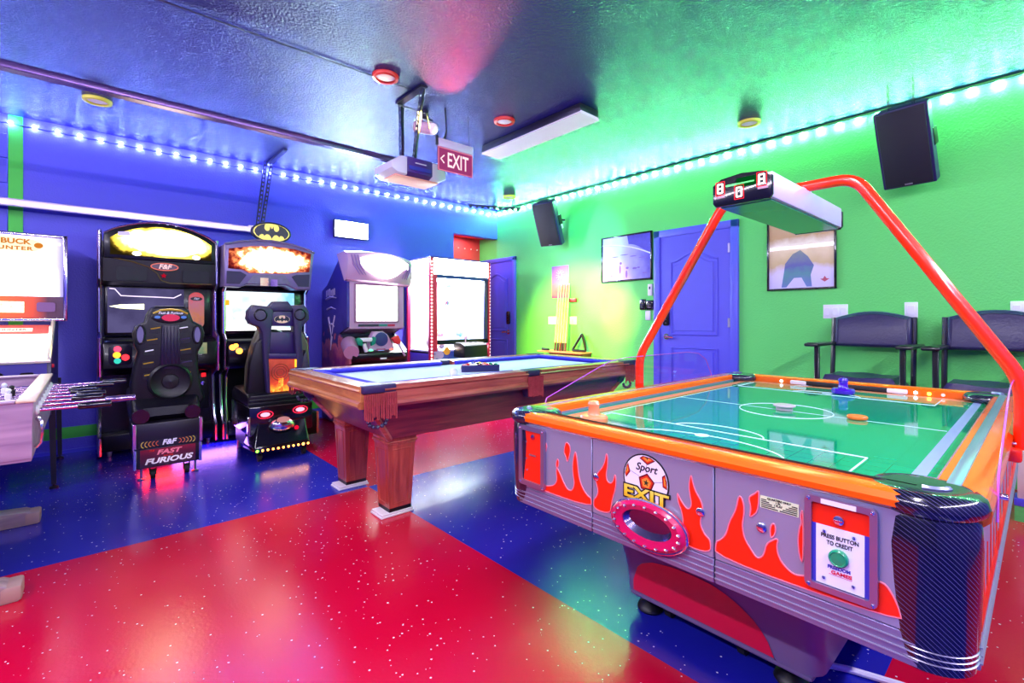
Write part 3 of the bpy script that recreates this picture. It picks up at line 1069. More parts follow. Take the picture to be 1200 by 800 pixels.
def rail(a, b, axis, flip, mat):
    k = -1 if flip else 1
    if axis == 'X':
        y = Y1 if flip else Y0
        r = B().prism([(y+k*p, q) for p, q in sec], 'x', a, b)
        r.out('rail', mat, t)
        B().prism([(y+k*p, q) for p, q in cus], 'x', a+.02, b-.02).out('cushion', CUSH, t)
        s = B()
        for i in range(3): s.cyl((a+(b-a)*(i+1)/4, y+k*.05, .790), (a+(b-a)*(i+1)/4, y+k*.05, .7912), .006, n=10)
        s.out('sight_dots', WHITE, t)
    else:
        xx = X1 if flip else X0
        B().prism([(xx+k*p, q) for p, q in sec], 'y', a, b).out('rail', mat, t)
        B().prism([(xx+k*p, q) for p, q in cus], 'y', a+.02, b-.02).out('cushion', CUSH, t)
        s = B()
        for i in range(3): s.cyl((xx+k*.05, a+(b-a)*(i+1)/4, .790), (xx+k*.05, a+(b-a)*(i+1)/4, .7912), .006, n=10)
        s.out('sight_dots', WHITE, t)


G = .095
for fl in (False, True):
    rail(X0+G+.03, XM-.055, 'X', fl, WX)
    rail(XM+.055, X1-G-.03, 'X', fl, WX)
    rail(Y0+.016, Y1-.016, 'Y', fl, WY)


def pocket(cx, cy, dx, dy):
    """leather-capped pocket; (dx, dy) points out of the table"""
    p = B()
    corner = dx and dy
    if corner:
        # cap wraps the corner: an L of leather with a rounded outer edge
        ox, oy = cx, cy
        ring = []
        for i in range(9):
            a = PI/2*i/8
            ring.append((ox-dx*(.045-.045*math.cos(a)), oy-dy*(.045-.045*math.sin(a))))
        poly = [(ox, oy-dy*.06)] if False else []
        poly = [(ox-dx*.002, oy-dy*.035)]+[(ox-dx*.002, oy-dy*.02), (ox-dx*.008, oy-dy*.004), (ox-dx*.02, oy+dy*.004)]+[(ox-dx*.19, oy+dy*.004), (ox-dx*.20, oy-dy*.05), (ox-dx*.135, oy-dy*.075), (ox-dx*.10, oy-dy*.125), (ox-dx*.06, oy-dy*.13), (ox-dx*.03, oy-dy*.06)]
        p.prism(poly, 'z', .752, .796, bev=.008)
        p.out('pocket_cap', POCK, t)
        q = B()
        q.lathe([(.058, .74), (.055, .66), (.045, .62), (.02, .595), (1e-6, .59)], (ox-dx*.11, oy-dy*.11, 0), 14)
        q.out('pocket_bag', POCK, t)
        n = B()
        random.seed(7)
        for i in range(19):
            xx = ox-dx*(.005+.185*(i+.5)/19)
            n.tube([(xx, oy+dy*.016, .752), (xx+random.uniform(-.003, .003), oy+dy*(.017+random.random()*.006), .612+random.random()*.022)], .0042, 5)
        n.out('fringe', FRNG, t)
        bs = B()
        for i in range(7):
            a = PI*i/6
            bs.ball((ox-dx*(.10+.05*math.cos(a)), oy-dy*.03, .60-.03*math.sin(a)), .012, 8)
        bs.out('net_cord', POCK, t)
    else:
        p.prism([(cx-.075, cy), (cx+.075, cy), (cx+.065, cy-dy*.075), (cx+.035, cy-dy*.105), (cx-.035, cy-dy*.105), (cx-.065, cy-dy*.075)], 'z', .752, .794, bev=.008)
        p.out('pocket_cap', POCK, t)
        n = B()
        for i in range(14):
            xx = cx-.068+.136*(i+.5)/14
            n.box(xx-.004, xx+.004, cy+dy*.014, cy+dy*.022, .612+random.random()*.018, .752, bev=.002, seg=1)
        n.out('fringe', FRNG, t)
        B().lathe([(.05, .74), (.05, .66), (.03, .61), (1e-6, .60)], (cx, cy-dy*.06, 0), 14).out('pocket_bag', POCK, t)


for cx, dx in ((X0, -1), (X1, 1)):
    for cy, dy in ((Y0, -1), (Y1, 1)): pocket(cx, cy, dx, dy)
pocket(XM, Y0, 0, -1)
pocket(XM, Y1, 0, 1)
# tapering body under the rails
a, b = .06, .24
top = [(X0+a, Y0+a), (X1-a, Y0+a), (X1-a, Y1-a), (X0+a, Y1-a)]
bot = [(X0+b, Y0+.17), (X1-b, Y0+.17), (X1-b, Y1-.17), (X0+b, Y1-.17)]
vs = [(p[0], p[1], .69) for p in top]+[(p[0], p[1], .455) for p in bot]
B().add(vs, [[0, 1, 5, 4]]).out('side_panel', BODYW, t)
B().add(vs, [[2, 3, 7, 6]]).out('side_panel', BODYW, t)
B().add(vs, [[1, 2, 6, 5]]).out('end_panel', BODYW, t)
B().add(vs, [[3, 0, 4, 7]]).out('end_panel', BODYW, t)
for i in range(4):
    p, q = Vector(vs[i]), Vector(vs[i+4])
    B().tube([p, q], .018, 6).out('corner_post', WX, t)
PAD = pm('pad_tile', (236, 226, 232), 0.5)
for lx in (1.36, X1-.33):
    for ly in (2.575, 3.185):
        g = B()
        s1, s2 = .087, .070
        vv = [(lx+sx*s1, ly+sy*s1, .41) for sx, sy in ((-1, -1), (1, -1), (1, 1), (-1, 1))]+[(lx+sx*s2, ly+sy*s2, .045) for sx, sy in ((-1, -1), (1, -1), (1, 1), (-1, 1))]
        g.add(vv, [[0, 1, 5, 4], [1, 2, 6, 5], [2, 3, 7, 6], [3, 0, 4, 7], [0, 1, 2, 3], [4, 5, 6, 7]])
        # framed panel on each face of the leg
        for i in range(4):
            A_, B_, C_, D_ = (Vector(vv[i]), Vector(vv[(i+1) % 4]), Vector(vv[(i+1) % 4+4]), Vector(vv[i+4]))
            def at(u, v, A_=A_, B_=B_, C_=C_, D_=D_): return A_.lerp(B_, u).lerp(D_.lerp(C_, u), v)
            loop = [at(.18, .07), at(.82, .07), at(.82, .93), at(.18, .93)]
            g.tube(loop+[loop[0]], .004, 5)
        leg = g.out('leg', WZ, t)
        B().box(lx-.091, lx+.091, ly-.091, ly+.091, .41, .422, bev=.004).box(lx-.098, lx+.098, ly-.098, ly+.098, .422, .436, bev=.005).box(lx-.094, lx+.094, ly-.094, ly+.094, .436, .456, bev=.005).out('leg_capital', WZ, leg)
        B().box(lx-.07, lx+.07, ly-.07, ly+.07, .024, .046).out('leg_foot', BLACK, leg)
        B().box(lx-.125, lx+.085, ly-.08, ly+.06, 0, .012, bev=.003, seg=1).box(lx-.12, lx+.08, ly-.075, ly+.055, .012, .024, bev=.003, seg=1).out('levelling_tile', PAD, leg)

# balls on the table
o = B().ball((1.80, 2.60, .755+.0286), .0286, 20).out('cue_ball', pm('ball_white', (240, 238, 246), 0.08, coat=.6))
tag(recentre(o), 'white cue ball on the cloth left of the racked balls', 'ball')
ra, rb = Vector((1.988, 2.791, .756)), Vector((2.268, 2.658, .756))
e1 = (rb-ra).normalized()
e2 = Vector((-e1.y, e1.x, 0))
apex = (ra+rb)/2+e2*.285
poly = []
for i, (p, q, r) in enumerate(((apex, ra, rb), (ra, rb, apex), (rb, apex, ra))):
    for k in range(5):
        s = k/4
        poly.append((q+(p-q)*.13)*(1-s)**2+q*2*s*(1-s)+(q+(r-q)*.13)*s*s)
poly += [poly[0]]
b = B()
n = len(poly)
vs, fs = [], []
cen = (ra+rb+apex)/3
for p in poly:
    d = (p-cen).normalized()
    for off, zz in ((0, .7555), (.0, .803), (-.010, .803), (-.010, .7555)):
        q = p+d*off
        vs.append((q.x, q.y, zz))
for i in range(n-1):
    for k in range(4): fs.append([i*4+k, i*4+(k+1) % 4, (i+1)*4+(k+1) % 4, (i+1)*4+k])
o = b.add(vs, fs).out('racking_frame', pm('rack_violet', (34, 30, 92), 0.35))
tag(recentre(o), 'dark triangular racking frame full of balls on the pale cloth', 'ball rack')
cols = {'pink': (240, 150, 170), 'red': (214, 40, 48), 'cream': (244, 226, 214), 'maroon': (96, 24, 40), 'green': (20, 120, 84), 'black': (24, 22, 30), 'blue': (46, 60, 170), 'orange': (236, 130, 60), 'yellow': (240, 206, 90), 'violet': (92, 52, 140)}
rows = [['pink', 'cream', 'maroon', 'red', 'green'], ['red', 'cream', 'pink', 'green'], ['cream', 'black', 'orange'], ['blue', 'yellow'], ['violet']]
rown = ['front row', 'second row', 'third row', 'fourth row', 'rear tip']
place = {5: ['far left', 'left of centre', 'centre', 'right of centre', 'far right'], 4: ['far left', 'left of centre', 'right of centre', 'far right'], 3: ['left', 'centre', 'right'], 2: ['left', 'right'], 1: ['single']}
BM = {k: pm('ball_'+k, v, 0.08, coat=.6, var=.02) for k, v in cols.items()}
BALL = None
for r, row in enumerate(rows):
    for c, k in enumerate(row):
        p = (ra+rb)/2+e2*(.036+r*.0497)+e1*((c-(len(row)-1)/2)*.0574)
        o = B().ball((p.x, p.y, .7555+.0286), .0286, 14).out('billiard_ball', BM[k])
        tag(recentre(o), '%s ball at the %s of the %s in the racking frame' % (k, place[len(row)][c], rown[r]), 'ball', 'billiard balls in the racking frame')

# ------------------------------------------------------------------ air hockey table
ORANGE = pm('rim_orange', (255, 102, 2), 0.22, coat=0.5, var=.03)
SILVER = pm('panel_silver', (158, 156, 182), 0.34, metal=0.35, bump=0.03, bscale=300, var=.04)
SILVER2 = pm('panel_silver_dark', (134, 122, 160), 0.34, metal=0.35, var=.04)
FLAME = pm('flame_red', (255, 40, 0), 0.4, var=.02)
FEDGE = pm('flame_edge', (244, 132, 150), 0.4)
CARB = carbon('carbon_weave')
REDARCH = pm('arch_red', (255, 46, 6), 0.2, coat=0.5, var=.02)
PED = pm('pedestal_grey', (112, 98, 136), 0.35, var=.06)
PEDR = pm('pedestal_red', (214, 8, 62), 0.35)
MAG = pm('ring_magenta', (206, 16, 86), 0.3, coat=.3)
LINEW = pm('field_line', (206, 226, 246), 0.25)
PEACH = pm('field_border', (240, 140, 110), 0.25)
INK = pm('ink', (16, 14, 24), 0.5)
FXm = bpy.data.materials.new('field_green')
FXm.use_nodes = True
_n, _l = FXm.node_tree.nodes, FXm.node_tree.links
_p = _n['Principled BSDF']
_tc = _n.new('ShaderNodeTexCoord')
_br = _n.new('ShaderNodeTexBrick')
_br.inputs['Scale'].default_value = 1.0
_br.inputs['Brick Width'].default_value = .05
_br.inputs['Row Height'].default_value = .05
_br.inputs['Mortar Size'].default_value = .0012
_br.offset = 0.0
_br.inputs['Color1'].default_value = S((0, 158, 112))
_br.inputs['Color2'].default_value = S((0, 151, 105))
_br.inputs['Mortar'].default_value = S((0, 130, 90))
_l.new(_tc.outputs['Object'], _br.inputs['Vector'])
_l.new(_br.outputs[0], _p.inputs['Base Color'])
_p.inputs['Roughness'].default_value = .04
_p.inputs['Specular IOR Level'].default_value = .8
MATS['field_green'] = FXm
FX0, FX1, FY0, FY1, YC = 1.165, 3.075, .080, 1.335, .7075
t = thing('air_hockey_table', 'large air hockey table with flames, orange rim and green playfield', 'air hockey table', (2.12, YC, 0))
AH = t
B().box(FX0+.05, FX1-.05, FY0+.05, FY1-.05, .48, .735).out('body', DARKP, t)
PF = B().box(FX0+.075, FX1-.075, FY0+.075, FY1-.075, .735, .764)
PF.out('playfield', FXm, t)
# border stripes and field lines, printed on the playfield
Z = .7645
bd = B()
bd.box(1.245, 1.325, .20, 1.24, .764, Z).box(2.93, 2.99, .20, 1.24, .764, Z).box(1.325, 2.93, 1.185, 1.225, .764, Z)
bd.out('border_stripe', PEACH, t)
B().box(1.26, 2.985, .185, .212, .764, Z+.0002).out('side_line', pm('side_line_lilac', (150, 160, 216), 0.25), t)
ln = B()
H2 = .0048


def line(a, b, w=H2):
    ln.tube([(a[0], a[1], Z-.0012), (b[0], b[1], Z-.0012)], w*.55, 6)


def curve(c, rx, ry, a0, a1, n=28):
    ln.tube([(c[0]+rx*math.cos(a0+(a1-a0)*i/n), c[1]+ry*math.sin(a0+(a1-a0)*i/n), Z-.0012) for i in range(n+1)], H2*.55, 6)


for sx, xe in ((1, 1.33), (-1, 2.92)):
    xb = xe+sx*.215
    line((xe, .315), (xb, .315)); line((xb, .315), (xb, 1.14)); line((xb, 1.14), (xe, 1.14))
    curve((xe, YC-.02), .135, .24, -PI/2*sx, PI/2*sx)
    curve((xb, .723), .085, .145, -PI/2*sx, PI/2*sx)
line((2.11, .215), (2.11, 1.16), .003)
line((1.33, 1.158), (2.92, 1.158), .003)
curve((2.11, .704), .165, .165, 0, 2*PI, 48)
ln.out('field_lines', LINEW, t)
for px_ in (1.458, 2.76): B().lathe([(.022, 0), (.022, .0008)], (px_, .727, .764), 20).out('field_spot', LINEW, t)
# orange rims: rounded rails with an aluminium strip inside
def rim(poly, axis, a, b, name='rim', mat=ORANGE): return B().prism(poly, axis, a, b, bev=0).out(name, mat, t)
prof = [(0, .763), (-.012, .772), (-.014, .785), (-.006, .797), (.010, .802), (.055, .800), (.066, .792), (.066, .763)]
rim([(FX0+p, z) for p, z in prof], 'y', FY0+.08, FY1-.065)
rim([(FX1-p, z) for p, z in prof], 'y', FY0+.09, FY1-.09)
prs = [(0, .740), (-.014, .755), (-.016, .775), (-.006, .795), (.010, .802), (.068, .800), (.075, .792), (.075, .74)]
rim([(FY0+p, z) for p, z in prs], 'x', FX0+.08, FX1-.08)
rim([(FY1-p, z) for p, z in prs], 'x', FX0+.08, FX1-.08)
ALU = pm('rail_aluminium', (150, 158, 196), 0.3, metal=0.6)
B().box(FX0+.12, FX1-.1, FY0+.030, FY0+.054, .798, .804, bev=.003).out('rail_strip', ALU, t)
B().box(FX0+.12, FX1-.1, FY1-.046, FY1-.036, .798, .8025, bev=.003).out('rail_strip', ALU, t)
B().box(FX0+.12, FX1-.1, FY1-.082, FY1-.074, .764, .773).out('inner_rail', ALU, t)
B().box(FX0+.12, FX1-.1, FY0+.074, FY0+.082, .764, .773).out('inner_rail', ALU, t)
B().box(FX0+.056, FX0+.0625, FY0+.09, FY1-.09, .799, .8035).out('rim_seam', INK, t)
# goals at both short ends
for gx, s in ((FX0+.066, 1), (FX1-.066, -1)):
    a = sorted((gx, gx+s*.012))
    B().box(a[0], a[1], .50, .92, .766, .789, bev=.002).out('goal_slot', INK, t)
    for yy in (.49, .93):
        B().box(min(gx, gx+s*.02), max(gx, gx+s*.02), yy-.04, yy+.04, .766, .788, bev=.005).out('goal_bracket', WHITE, t)
for i, (yy, c) in enumerate(((.42, (140, 220, 255)), (.37, (255, 220, 60)), (.32, (255, 90, 90)), (.24, (150, 220, 255)), (.19, (255, 220, 110)), (1.02, (140, 220, 255)))):
    B().ball((FX1-.07, yy, .777), .008, 8).out('rail_lamp', em('rail_lamp_%d' % i, c, 9), t)
# carbon-look corners with bumper rings
for cx, sx in ((FX0+.076, -1), (FX1-.076, 1)):
    for cy, sy in ((FY0+.080, -1), (FY1-.080, 1)):
        c = B().lathe([(.068, .468), (.0755, .474), (.0785, .505), (.0815, .56), (.084, .63), (.0855, .70), (.083, .752), (.078, .762)], (cx, cy, 0), 40).out('corner_cover', CARB, t)
        B().lathe([(.082, .760), (.092, .768), (.095, .780), (.091, .793), (.080, .801), (.060, .8035), (1e-6, .8035)], (cx, cy, 0), 40).out('corner_bumper', CARB, t)
        rg = B()
        for zz in (.492, .503, .514): rg.lathe([(.0775+(zz-.484)*.05, zz-.0013), (.0793+(zz-.484)*.05, zz), (.0775+(zz-.484)*.05, zz+.0013)], (cx, cy, 0), 36)
        rg.out('corner_groove', STEEL, c)
        a0 = {(-1, -1): PI, (-1, 1): PI/2, (1, 1): 0, (1, -1): 1.5*PI}[(sx, sy)]
        B().tube([(cx-sx*.062, cy+sy*.036, .8035)]*0+[(cx+sx*.0+.026*math.cos(a0+PI/2*i/10), cy+.036*math.sin(a0+PI/2*i/10), .804) for i in range(11)], .006, 6).out('corner_rail', ALU, t)
# front and rear panels, three doors each, with ribs along the foot
PAN = [(.159, .5475), (.5505, .9325), (.9355, 1.262)]
for xx, s in ((FX0, 1), (FX1, -1)):
    for y0, y1 in PAN:
        a = sorted((xx, xx+s*.02))
        p = B().box(a[0], a[1], y0, y1, .535, .764, bev=.002, seg=1).out('front_panel', SILVER, t)
        B().box(a[0], a[1], y0, y1, .474, .534, bev=.002, seg=1).out('foot_strip', SILVER2, p)
        r = B()
        for zz in (.488, .503, .518): r.box(a[0]-.003, a[1]+.003, y0, y1, zz-.0012, zz+.0012)
        r.out('rib', SILVER, p)
for yy, s in ((FY0, 1), (FY1, -1)):
    a = sorted((yy, yy+s*.02))
    for x0, x1 in ((FX0+.078, 1.72), (1.723, 2.52), (2.523, FX1-.078)):
        p = B().box(x0, x1, a[0], a[1], .474, .742, bev=.002, seg=1).out('side_panel', SILVER, t)
        r = B()
        for zz in (.488, .503, .518): r.box(x0, x1, a[0]-.003, a[1]+.003, zz-.0012, zz+.0012)
        r.out('rib', SILVER, p)
        fl = [(x0+.01, .545), (x0+.01, .60)]
        k = 5
        for i in range(k):
            w = (x1-x0-.02)/k
            q = x0+.01+w*i
            fl += [(q+w*.25, .59+.0), (q+w*.42, .60+.05*((i*7) % 3)/2+.05), (q+w*.55, .70-.03*(i % 2)), (q+w*.62, .63), (q+w*.85, .575)]
        fl += [(x1-.01, .60), (x1-.01, .545)]
        B().prism(fl, 'y', yy-s*.0012, yy).out('flame_print', FLAME, p)

# flame prints on the front
FL = {}
FL['A'] = [(1.264, .547), (1.264, .618), (1.263, .557), (1.131, .565), (1.106, .572), (1.089, .582), (1.08, .6), (1.084, .621), (1.083, .642), (1.069, .626), (1.053, .601), (1.038, .582), (1.025, .578), (1.013, .583), (1.004, .606), (1.01, .629), (1.013, .66), (1.009, .688), (1.001, .714), (.993, .684), (.989, .649), (.982, .619), (.966, .594), (.948, .58), (.936, .578), (.936, .548)]
FL['A2'] = [(1.04, .734), (1.025, .726), (1.021, .708), (1.028, .684), (1.036, .666), (1.04, .685), (1.05, .694), (1.048, .714)]
FL['A3'] = [(1.08, .672), (1.072, .662), (1.074, .646), (1.081, .637), (1.086, .647)]
FL['A4'] = [(1.138, .716), (1.127, .706), (1.13, .688), (1.137, .676)]
FL['B'] = [(.927, .548), (.927, .579), (.916, .587), (.909, .609), (.918, .632), (.92, .649), (.909, .666), (.896, .68), (.884, .704), (.879, .733), (.873, .717), (.875, .688), (.88, .666), (.876, .646), (.864, .642), (.854, .651), (.848, .677), (.843, .658), (.846, .629), (.854, .606), (.86, .583), (.864, .551)]
FL['B2'] = [(.633, .563), (.631, .6), (.636, .63), (.645, .646), (.649, .675), (.643, .664), (.633, .649), (.62, .638), (.612, .643), (.608, .656), (.613, .679), (.616, .702), (.61, .734), (.605, .711), (.597, .689), (.582, .67), (.577, .647), (.585, .621), (.583, .604), (.572, .586), (.558, .579), (.558, .544), (.633, .543)]
FL['Cc'] = [(.546, .542), (.545, .58), (.533, .588), (.519, .606), (.512, .639), (.496, .671), (.488, .715), (.477, .696), (.476, .67), (.481, .642), (.476, .611), (.46, .59), (.448, .575), (.437, .581), (.431, .594), (.427, .615), (.414, .629), (.401, .637), (.405, .617), (.4, .593), (.386, .577), (.369, .568), (.352, .572), (.221, .615), (.208, .614), (.195, .595), (.186, .572), (.182, .55)]
FL['C2'] = [(.467, .712), (.454, .722), (.443, .736), (.443, .713), (.446, .686), (.454, .674), (.465, .664), (.46, .688)]
FL['C3'] = [(.419, .659), (.41, .67), (.406, .654), (.41, .639), (.418, .632)]
FL['C4'] = [(.351, .721), (.357, .703), (.354, .686), (.359, .675), (.362, .644), (.358, .609), (.351, .597)]


def smooth_poly(P, n=1):
    for _ in range(n):
        Q = []
        for i in range(len(P)):
            a, b = P[i], P[(i+1) % len(P)]
            Q += [(a[0]*.75+b[0]*.25, a[1]*.75+b[1]*.25), (a[0]*.25+b[0]*.75, a[1]*.25+b[1]*.75)]
        P = Q
    return P


for nm, P in FL.items():
    Q = smooth_poly(P, 2)
    B().prism(Q, 'x', FX0-.0014, FX0).out('flame_print', FLAME, t)
    B().tube([(FX0-.0008, p[0], p[1]) for p in Q+[Q[0]]], .0018, 5).out('flame_edge', FEDGE, t)
# lock screws
for yy, zz in ((.917, .648), (.584, .642), (.437, .65)):
    B().lathe([(.011, 0), (.011, .004), (.006, .007), (1e-6, .007)], (FX0, yy, zz), 14, axis=(-1, 0, 0)).out('lock', CHROME, t)
# coin door at the left
XP = FX0
STF = pm('coin_frame', (168, 150, 184), 0.28, metal=0.8)


def ringframe(y0, y1, z0, z1, w, xf, mat, name, parent):
    b = B()
    o, i_ = rrect(y0, y1, z0, z1, .012), rrect(y0+w, y1-w, z0+w, z1-w, .004)
    n = len(o)
    vs = [(xf, p[0], p[1]) for p in o]+[(xf, p[0], p[1]) for p in i_]+[(XP, p[0], p[1]) for p in o]+[(XP, p[0], p[1]) for p in i_]
    fs = []
    for i in range(n):
        j = (i+1) % n
        fs += [[i, j, n+j, n+i], [2*n+i, 2*n+j, j, i], [n+i, n+j, 3*n+j, 3*n+i]]
    return b.add(vs, fs).out(name, mat, parent)


cdr = ringframe(1.132, 1.258, .548, .757, .016, XP-.012, STF, 'coin_frame', t)
B().box(XP-.004, XP, 1.146, 1.244, .562, .742).out('coin_plate', FLAME, cdr)
for yy, zz in ((1.14, .748), (1.25, .748), (1.14, .556), (1.25, .556)): B().ball((XP-.012, yy, zz), .0045, 8).out('screw', CHROME, cdr)
B().lathe([(.009, 0), (.009, .005), (1e-6, .006)], (XP-.004, 1.19, .722), 12, axis=(-1, 0, 0)).out('key_lock', CHROME, cdr)
for yy, zz in ((1.225, .70), (1.225, .64), (1.222, .60)): B().ball((XP-.004, yy, zz), .004, 8).out('screw', CHROME, cdr)
B().box(XP-.008, XP-.004, 1.175, 1.208, .655, .660).out('coin_slot', CHROME, cdr)
# push-button credit door at the right
cdr = ringframe(.2185, .346, .560, .757, .013, XP-.012, STF, 'credit_frame', t)
B().box(XP-.004, XP, .23, .336, .573, .744).out('credit_plate', FLAME, cdr)
B().box(XP-.005, XP-.004, .2325, .3335, .5735, .698).out('blue_card', pm('card_blue', (60, 60, 190), .4), cdr)
B().box(XP-.006, XP-.005, .2405, .3255, .5745, .698).out('white_card', pm('card_white', (238, 234, 248), .4), cdr)
text('PRESS BUTTON', (XP-.0062, .283, .677), .0115, RX, UZ, INK, 'lettering', cdr, bold=.0003, width=.066)
text('TO CREDIT', (XP-.0062, .283, .664), .0115, RX, UZ, INK, 'lettering', cdr, bold=.0003, width=.046)
B().lathe([(.0175, 0), (.0175, .007), (.0145, .010), (.013, .0085), (1e-6, .0095)], (XP-.006, .284, .638), 22, axis=(-1, 0, 0)).out('credit_button', pm('button_green', (14, 150, 100), .3, coat=.4), cdr)
text('FREEDOM', (XP-.0062, .284, .6145), .0095, RX, UZ, pm('logo_blue', (60, 60, 170), .5), 'lettering', cdr, bold=.0004, width=.040)
text('GAMES', (XP-.0062, .280, .6045), .0095, RX, UZ, pm('logo_red', (220, 40, 70), .5), 'lettering', cdr, bold=.0004, width=.036)
lg = [(XP-.0061, .302, .600), (XP-.0061, .262, .5985), (XP-.0061, .262, .610)]
B().tube(lg, .0006, 4).out('logo_rule', MATS['logo_red'], cdr)
for xo, yy, zz in ((.006, .310, .686), (.006, .258, .688), (.006, .311, .588), (.006, .259, .589), (.012, .338, .750), (.012, .226, .750), (.012, .338, .567), (.012, .226, .567)):
    B().ball((XP-xo, yy, zz), .0042, 8).out('screw', CHROME, cdr)
B().lathe([(.0095, 0), (.0095, .006), (.005, .008), (1e-6, .008)], (XP-.004, .284, .716), 16, axis=(-1, 0, 0)).box(XP-.014, XP-.011, .276, .292, .7145, .7175).out('key_lock', CHROME, cdr)
B().box(XP-.0128, XP-.0122, .253, .315, .7445, .7545).out('label_strip', WHITE, cdr)
# price sticker
stk = B().box(XP-.0012, XP, .36, .4405, .6965, .7245).out('price_sticker', pm('sticker_cream', (226, 236, 186), .5), t)
text('QUARTERS ONLY', (XP-.0014, .400, .7205), .0062, RX, UZ, INK, 'lettering', stk, bold=.0002, width=.050)
text('1 PL', (XP-.0014, .402, .7145), .006, RX, UZ, INK, 'lettering', stk, bold=.0002)
text('1 PLAY', (XP-.0014, .402, .7085), .006, RX, UZ, INK, 'lettering', stk, bold=.0002)
b = B()
for i in range(5):
    zz = .6985+i*.0042
    w = .036-.0062*i
    b.box(XP-.0016, XP-.0011, .438-w, .438, zz, zz+.0022).box(XP-.0016, XP-.0011, .3625, .3625+w, zz, zz+.0022)
b.out('sticker_bars', INK, stk)
# football badge: white disc, five-sided patches with stars, name below
by, bz, br_ = .7445, .682, .073
bdg = B().lathe([(br_, 0), (br_, .0018)], (XP, by, bz), 40, axis=(-1, 0, 0)).out('ball_badge', INK, t)
B().lathe([(br_-.004, .0018), (br_-.004, .0022)], (XP, by, bz), 40, axis=(-1, 0, 0)).out('ball_disc', pm('badge_white', (240, 236, 250), .4), bdg)
PR1, PR2, PR3 = pm('badge_maroon', (110, 10, 20), .4), pm('badge_red', (220, 50, 20), .4), pm('badge_orange', (250, 150, 50), .4)


def clip_disc(P, r):
    return [(q if math.hypot(q[0]-by, q[1]-bz) <= r else (by+(q[0]-by)*r/math.hypot(q[0]-by, q[1]-bz), bz+(q[1]-bz)*r/math.hypot(q[0]-by, q[1]-bz))) for q in P]


for i, (cy, cz, r, rot, sx) in enumerate(((.741, .676, .027, .1, 1), (.738, .748, .022, .6, 1.2), (.810, .700, .024, .5, .7), (.678, .693, .024, .2, .7))):
    for j, (m, k) in enumerate(((PR1, 1), (PR2, .8), (PR3, .58))):
        P = [(cy-sx*r*k*math.sin(rot+2*PI*q/5), cz+r*k*math.cos(rot+2*PI*q/5)) for q in range(5)]
        P = clip_disc(P, br_-.005-j*.002)
        B().prism(P, 'x', XP-.0024-j*.0003, XP-.0021).out('patch', m, bdg)
    P = [(cy-sx*r*(.36 if q % 2 == 0 else .15)*math.sin(rot+2*PI*q/10), cz+r*(.36 if q % 2 == 0 else .15)*math.cos(rot+2*PI*q/10)) for q in range(10)]
    P = clip_disc(P, br_-.008)
    B().prism(P, 'x', XP-.0034, XP-.0030).out('star', pm('star_green', (20, 50, 20), .5) if i == 0 else MATS['star_green'], bdg)
sm = B()
for p, q in (((.764, .690), (.795, .700)), ((.717, .683), (.690, .690)), ((.726, .655), (.71, .63)), ((.755, .655), (.765, .632)), ((.742, .703), (.74, .727))):
    sm.tube([(XP-.0022, p[0], p[1]), (XP-.0022, q[0], q[1])], .0007, 4)
sm.out('seam', pm('seam_grey', (120, 110, 140), .5), bdg)
text('Sport', (XP-.0026, .742, .7165), .030, RX, UZ, INK, 'lettering', bdg, shear=.28, bold=.0004)
text('EXIT', (XP-.0030, .744, .638), .050, RX, UZ, INK, 'lettering', bdg, bold=.0042, width=.150, ext=.0008)
text('EXIT', (XP-.0042, .744, .638), .048, RX, UZ, gradient('letter_gold', 'Z', .60, .68, [(0, (240, 150, 30)), (.5, (250, 214, 50)), (1, (255, 240, 130))], .35, noise=.5, nscale=40), 'lettering', bdg, bold=.0012, width=.142, ext=.0006)
# oval puck return with rivets
oy, oz, ory, orz = .731, .563, .118, .066
rt = B()
n = 48
ring_o = ell(oy, oz, ory, orz, n)
ring_i = ell(oy, oz+.003, ory*.66, orz*.58, n)
mid = ell(oy, oz, ory*.86, orz*.84, n)
vs = [(XP-.002, *p) for p in ring_o]+[(XP-.018, *p) for p in ell(oy, oz, ory*.97, orz*.96, n)]+[(XP-.026, *p) for p in mid]+[(XP-.022, *p) for p in ring_i]+[(XP-.001, *p) for p in ell(oy, oz+.003, ory*.62, orz*.54, n)]
fs = []
for k in range(4):
    for i in range(n): fs.append([k*n+i, k*n+(i+1) % n, (k+1)*n+(i+1) % n, (k+1)*n+i])
ret = rt.add(vs, fs).out('puck_return', MAG, t)
B().tube([(XP-.014, *p) for p in ell(oy, oz, ory*1.0, orz*1.0, n)]+[(XP-.014, *ell(oy, oz, ory, orz, n)[0])], .0045, 8).out('chrome_rim', CHROME, ret)
vs = [(XP-.018, *p) for p in ell(oy, oz+.003, ory*.65, orz*.57, n)]+[(XP-.003, *p) for p in ell(oy, oz+.008, ory*.56, orz*.42, n)]+[(XP-.0015, *p) for p in ell(oy, oz+.008, ory*.25, orz*.15, n)]
fs = [[k*n+i, k*n+(i+1) % n, (k+1)*n+(i+1) % n, (k+1)*n+i] for k in range(2) for i in range(n)]+[[2*n+i for i in range(n)]]
B().add(vs, fs).out('return_cup', pm('cup_chrome', (120, 110, 156), .25, metal=1.0), ret)
rv = None
for i in range(18):
    a = 2*PI*(i+.5)/18
    p = (XP-.026, oy+ory*.86*math.cos(a), oz+orz*.80*math.sin(a))
    B().ball(p, .0058, 8, sz=.8).out('rivet', CHROME, ret)
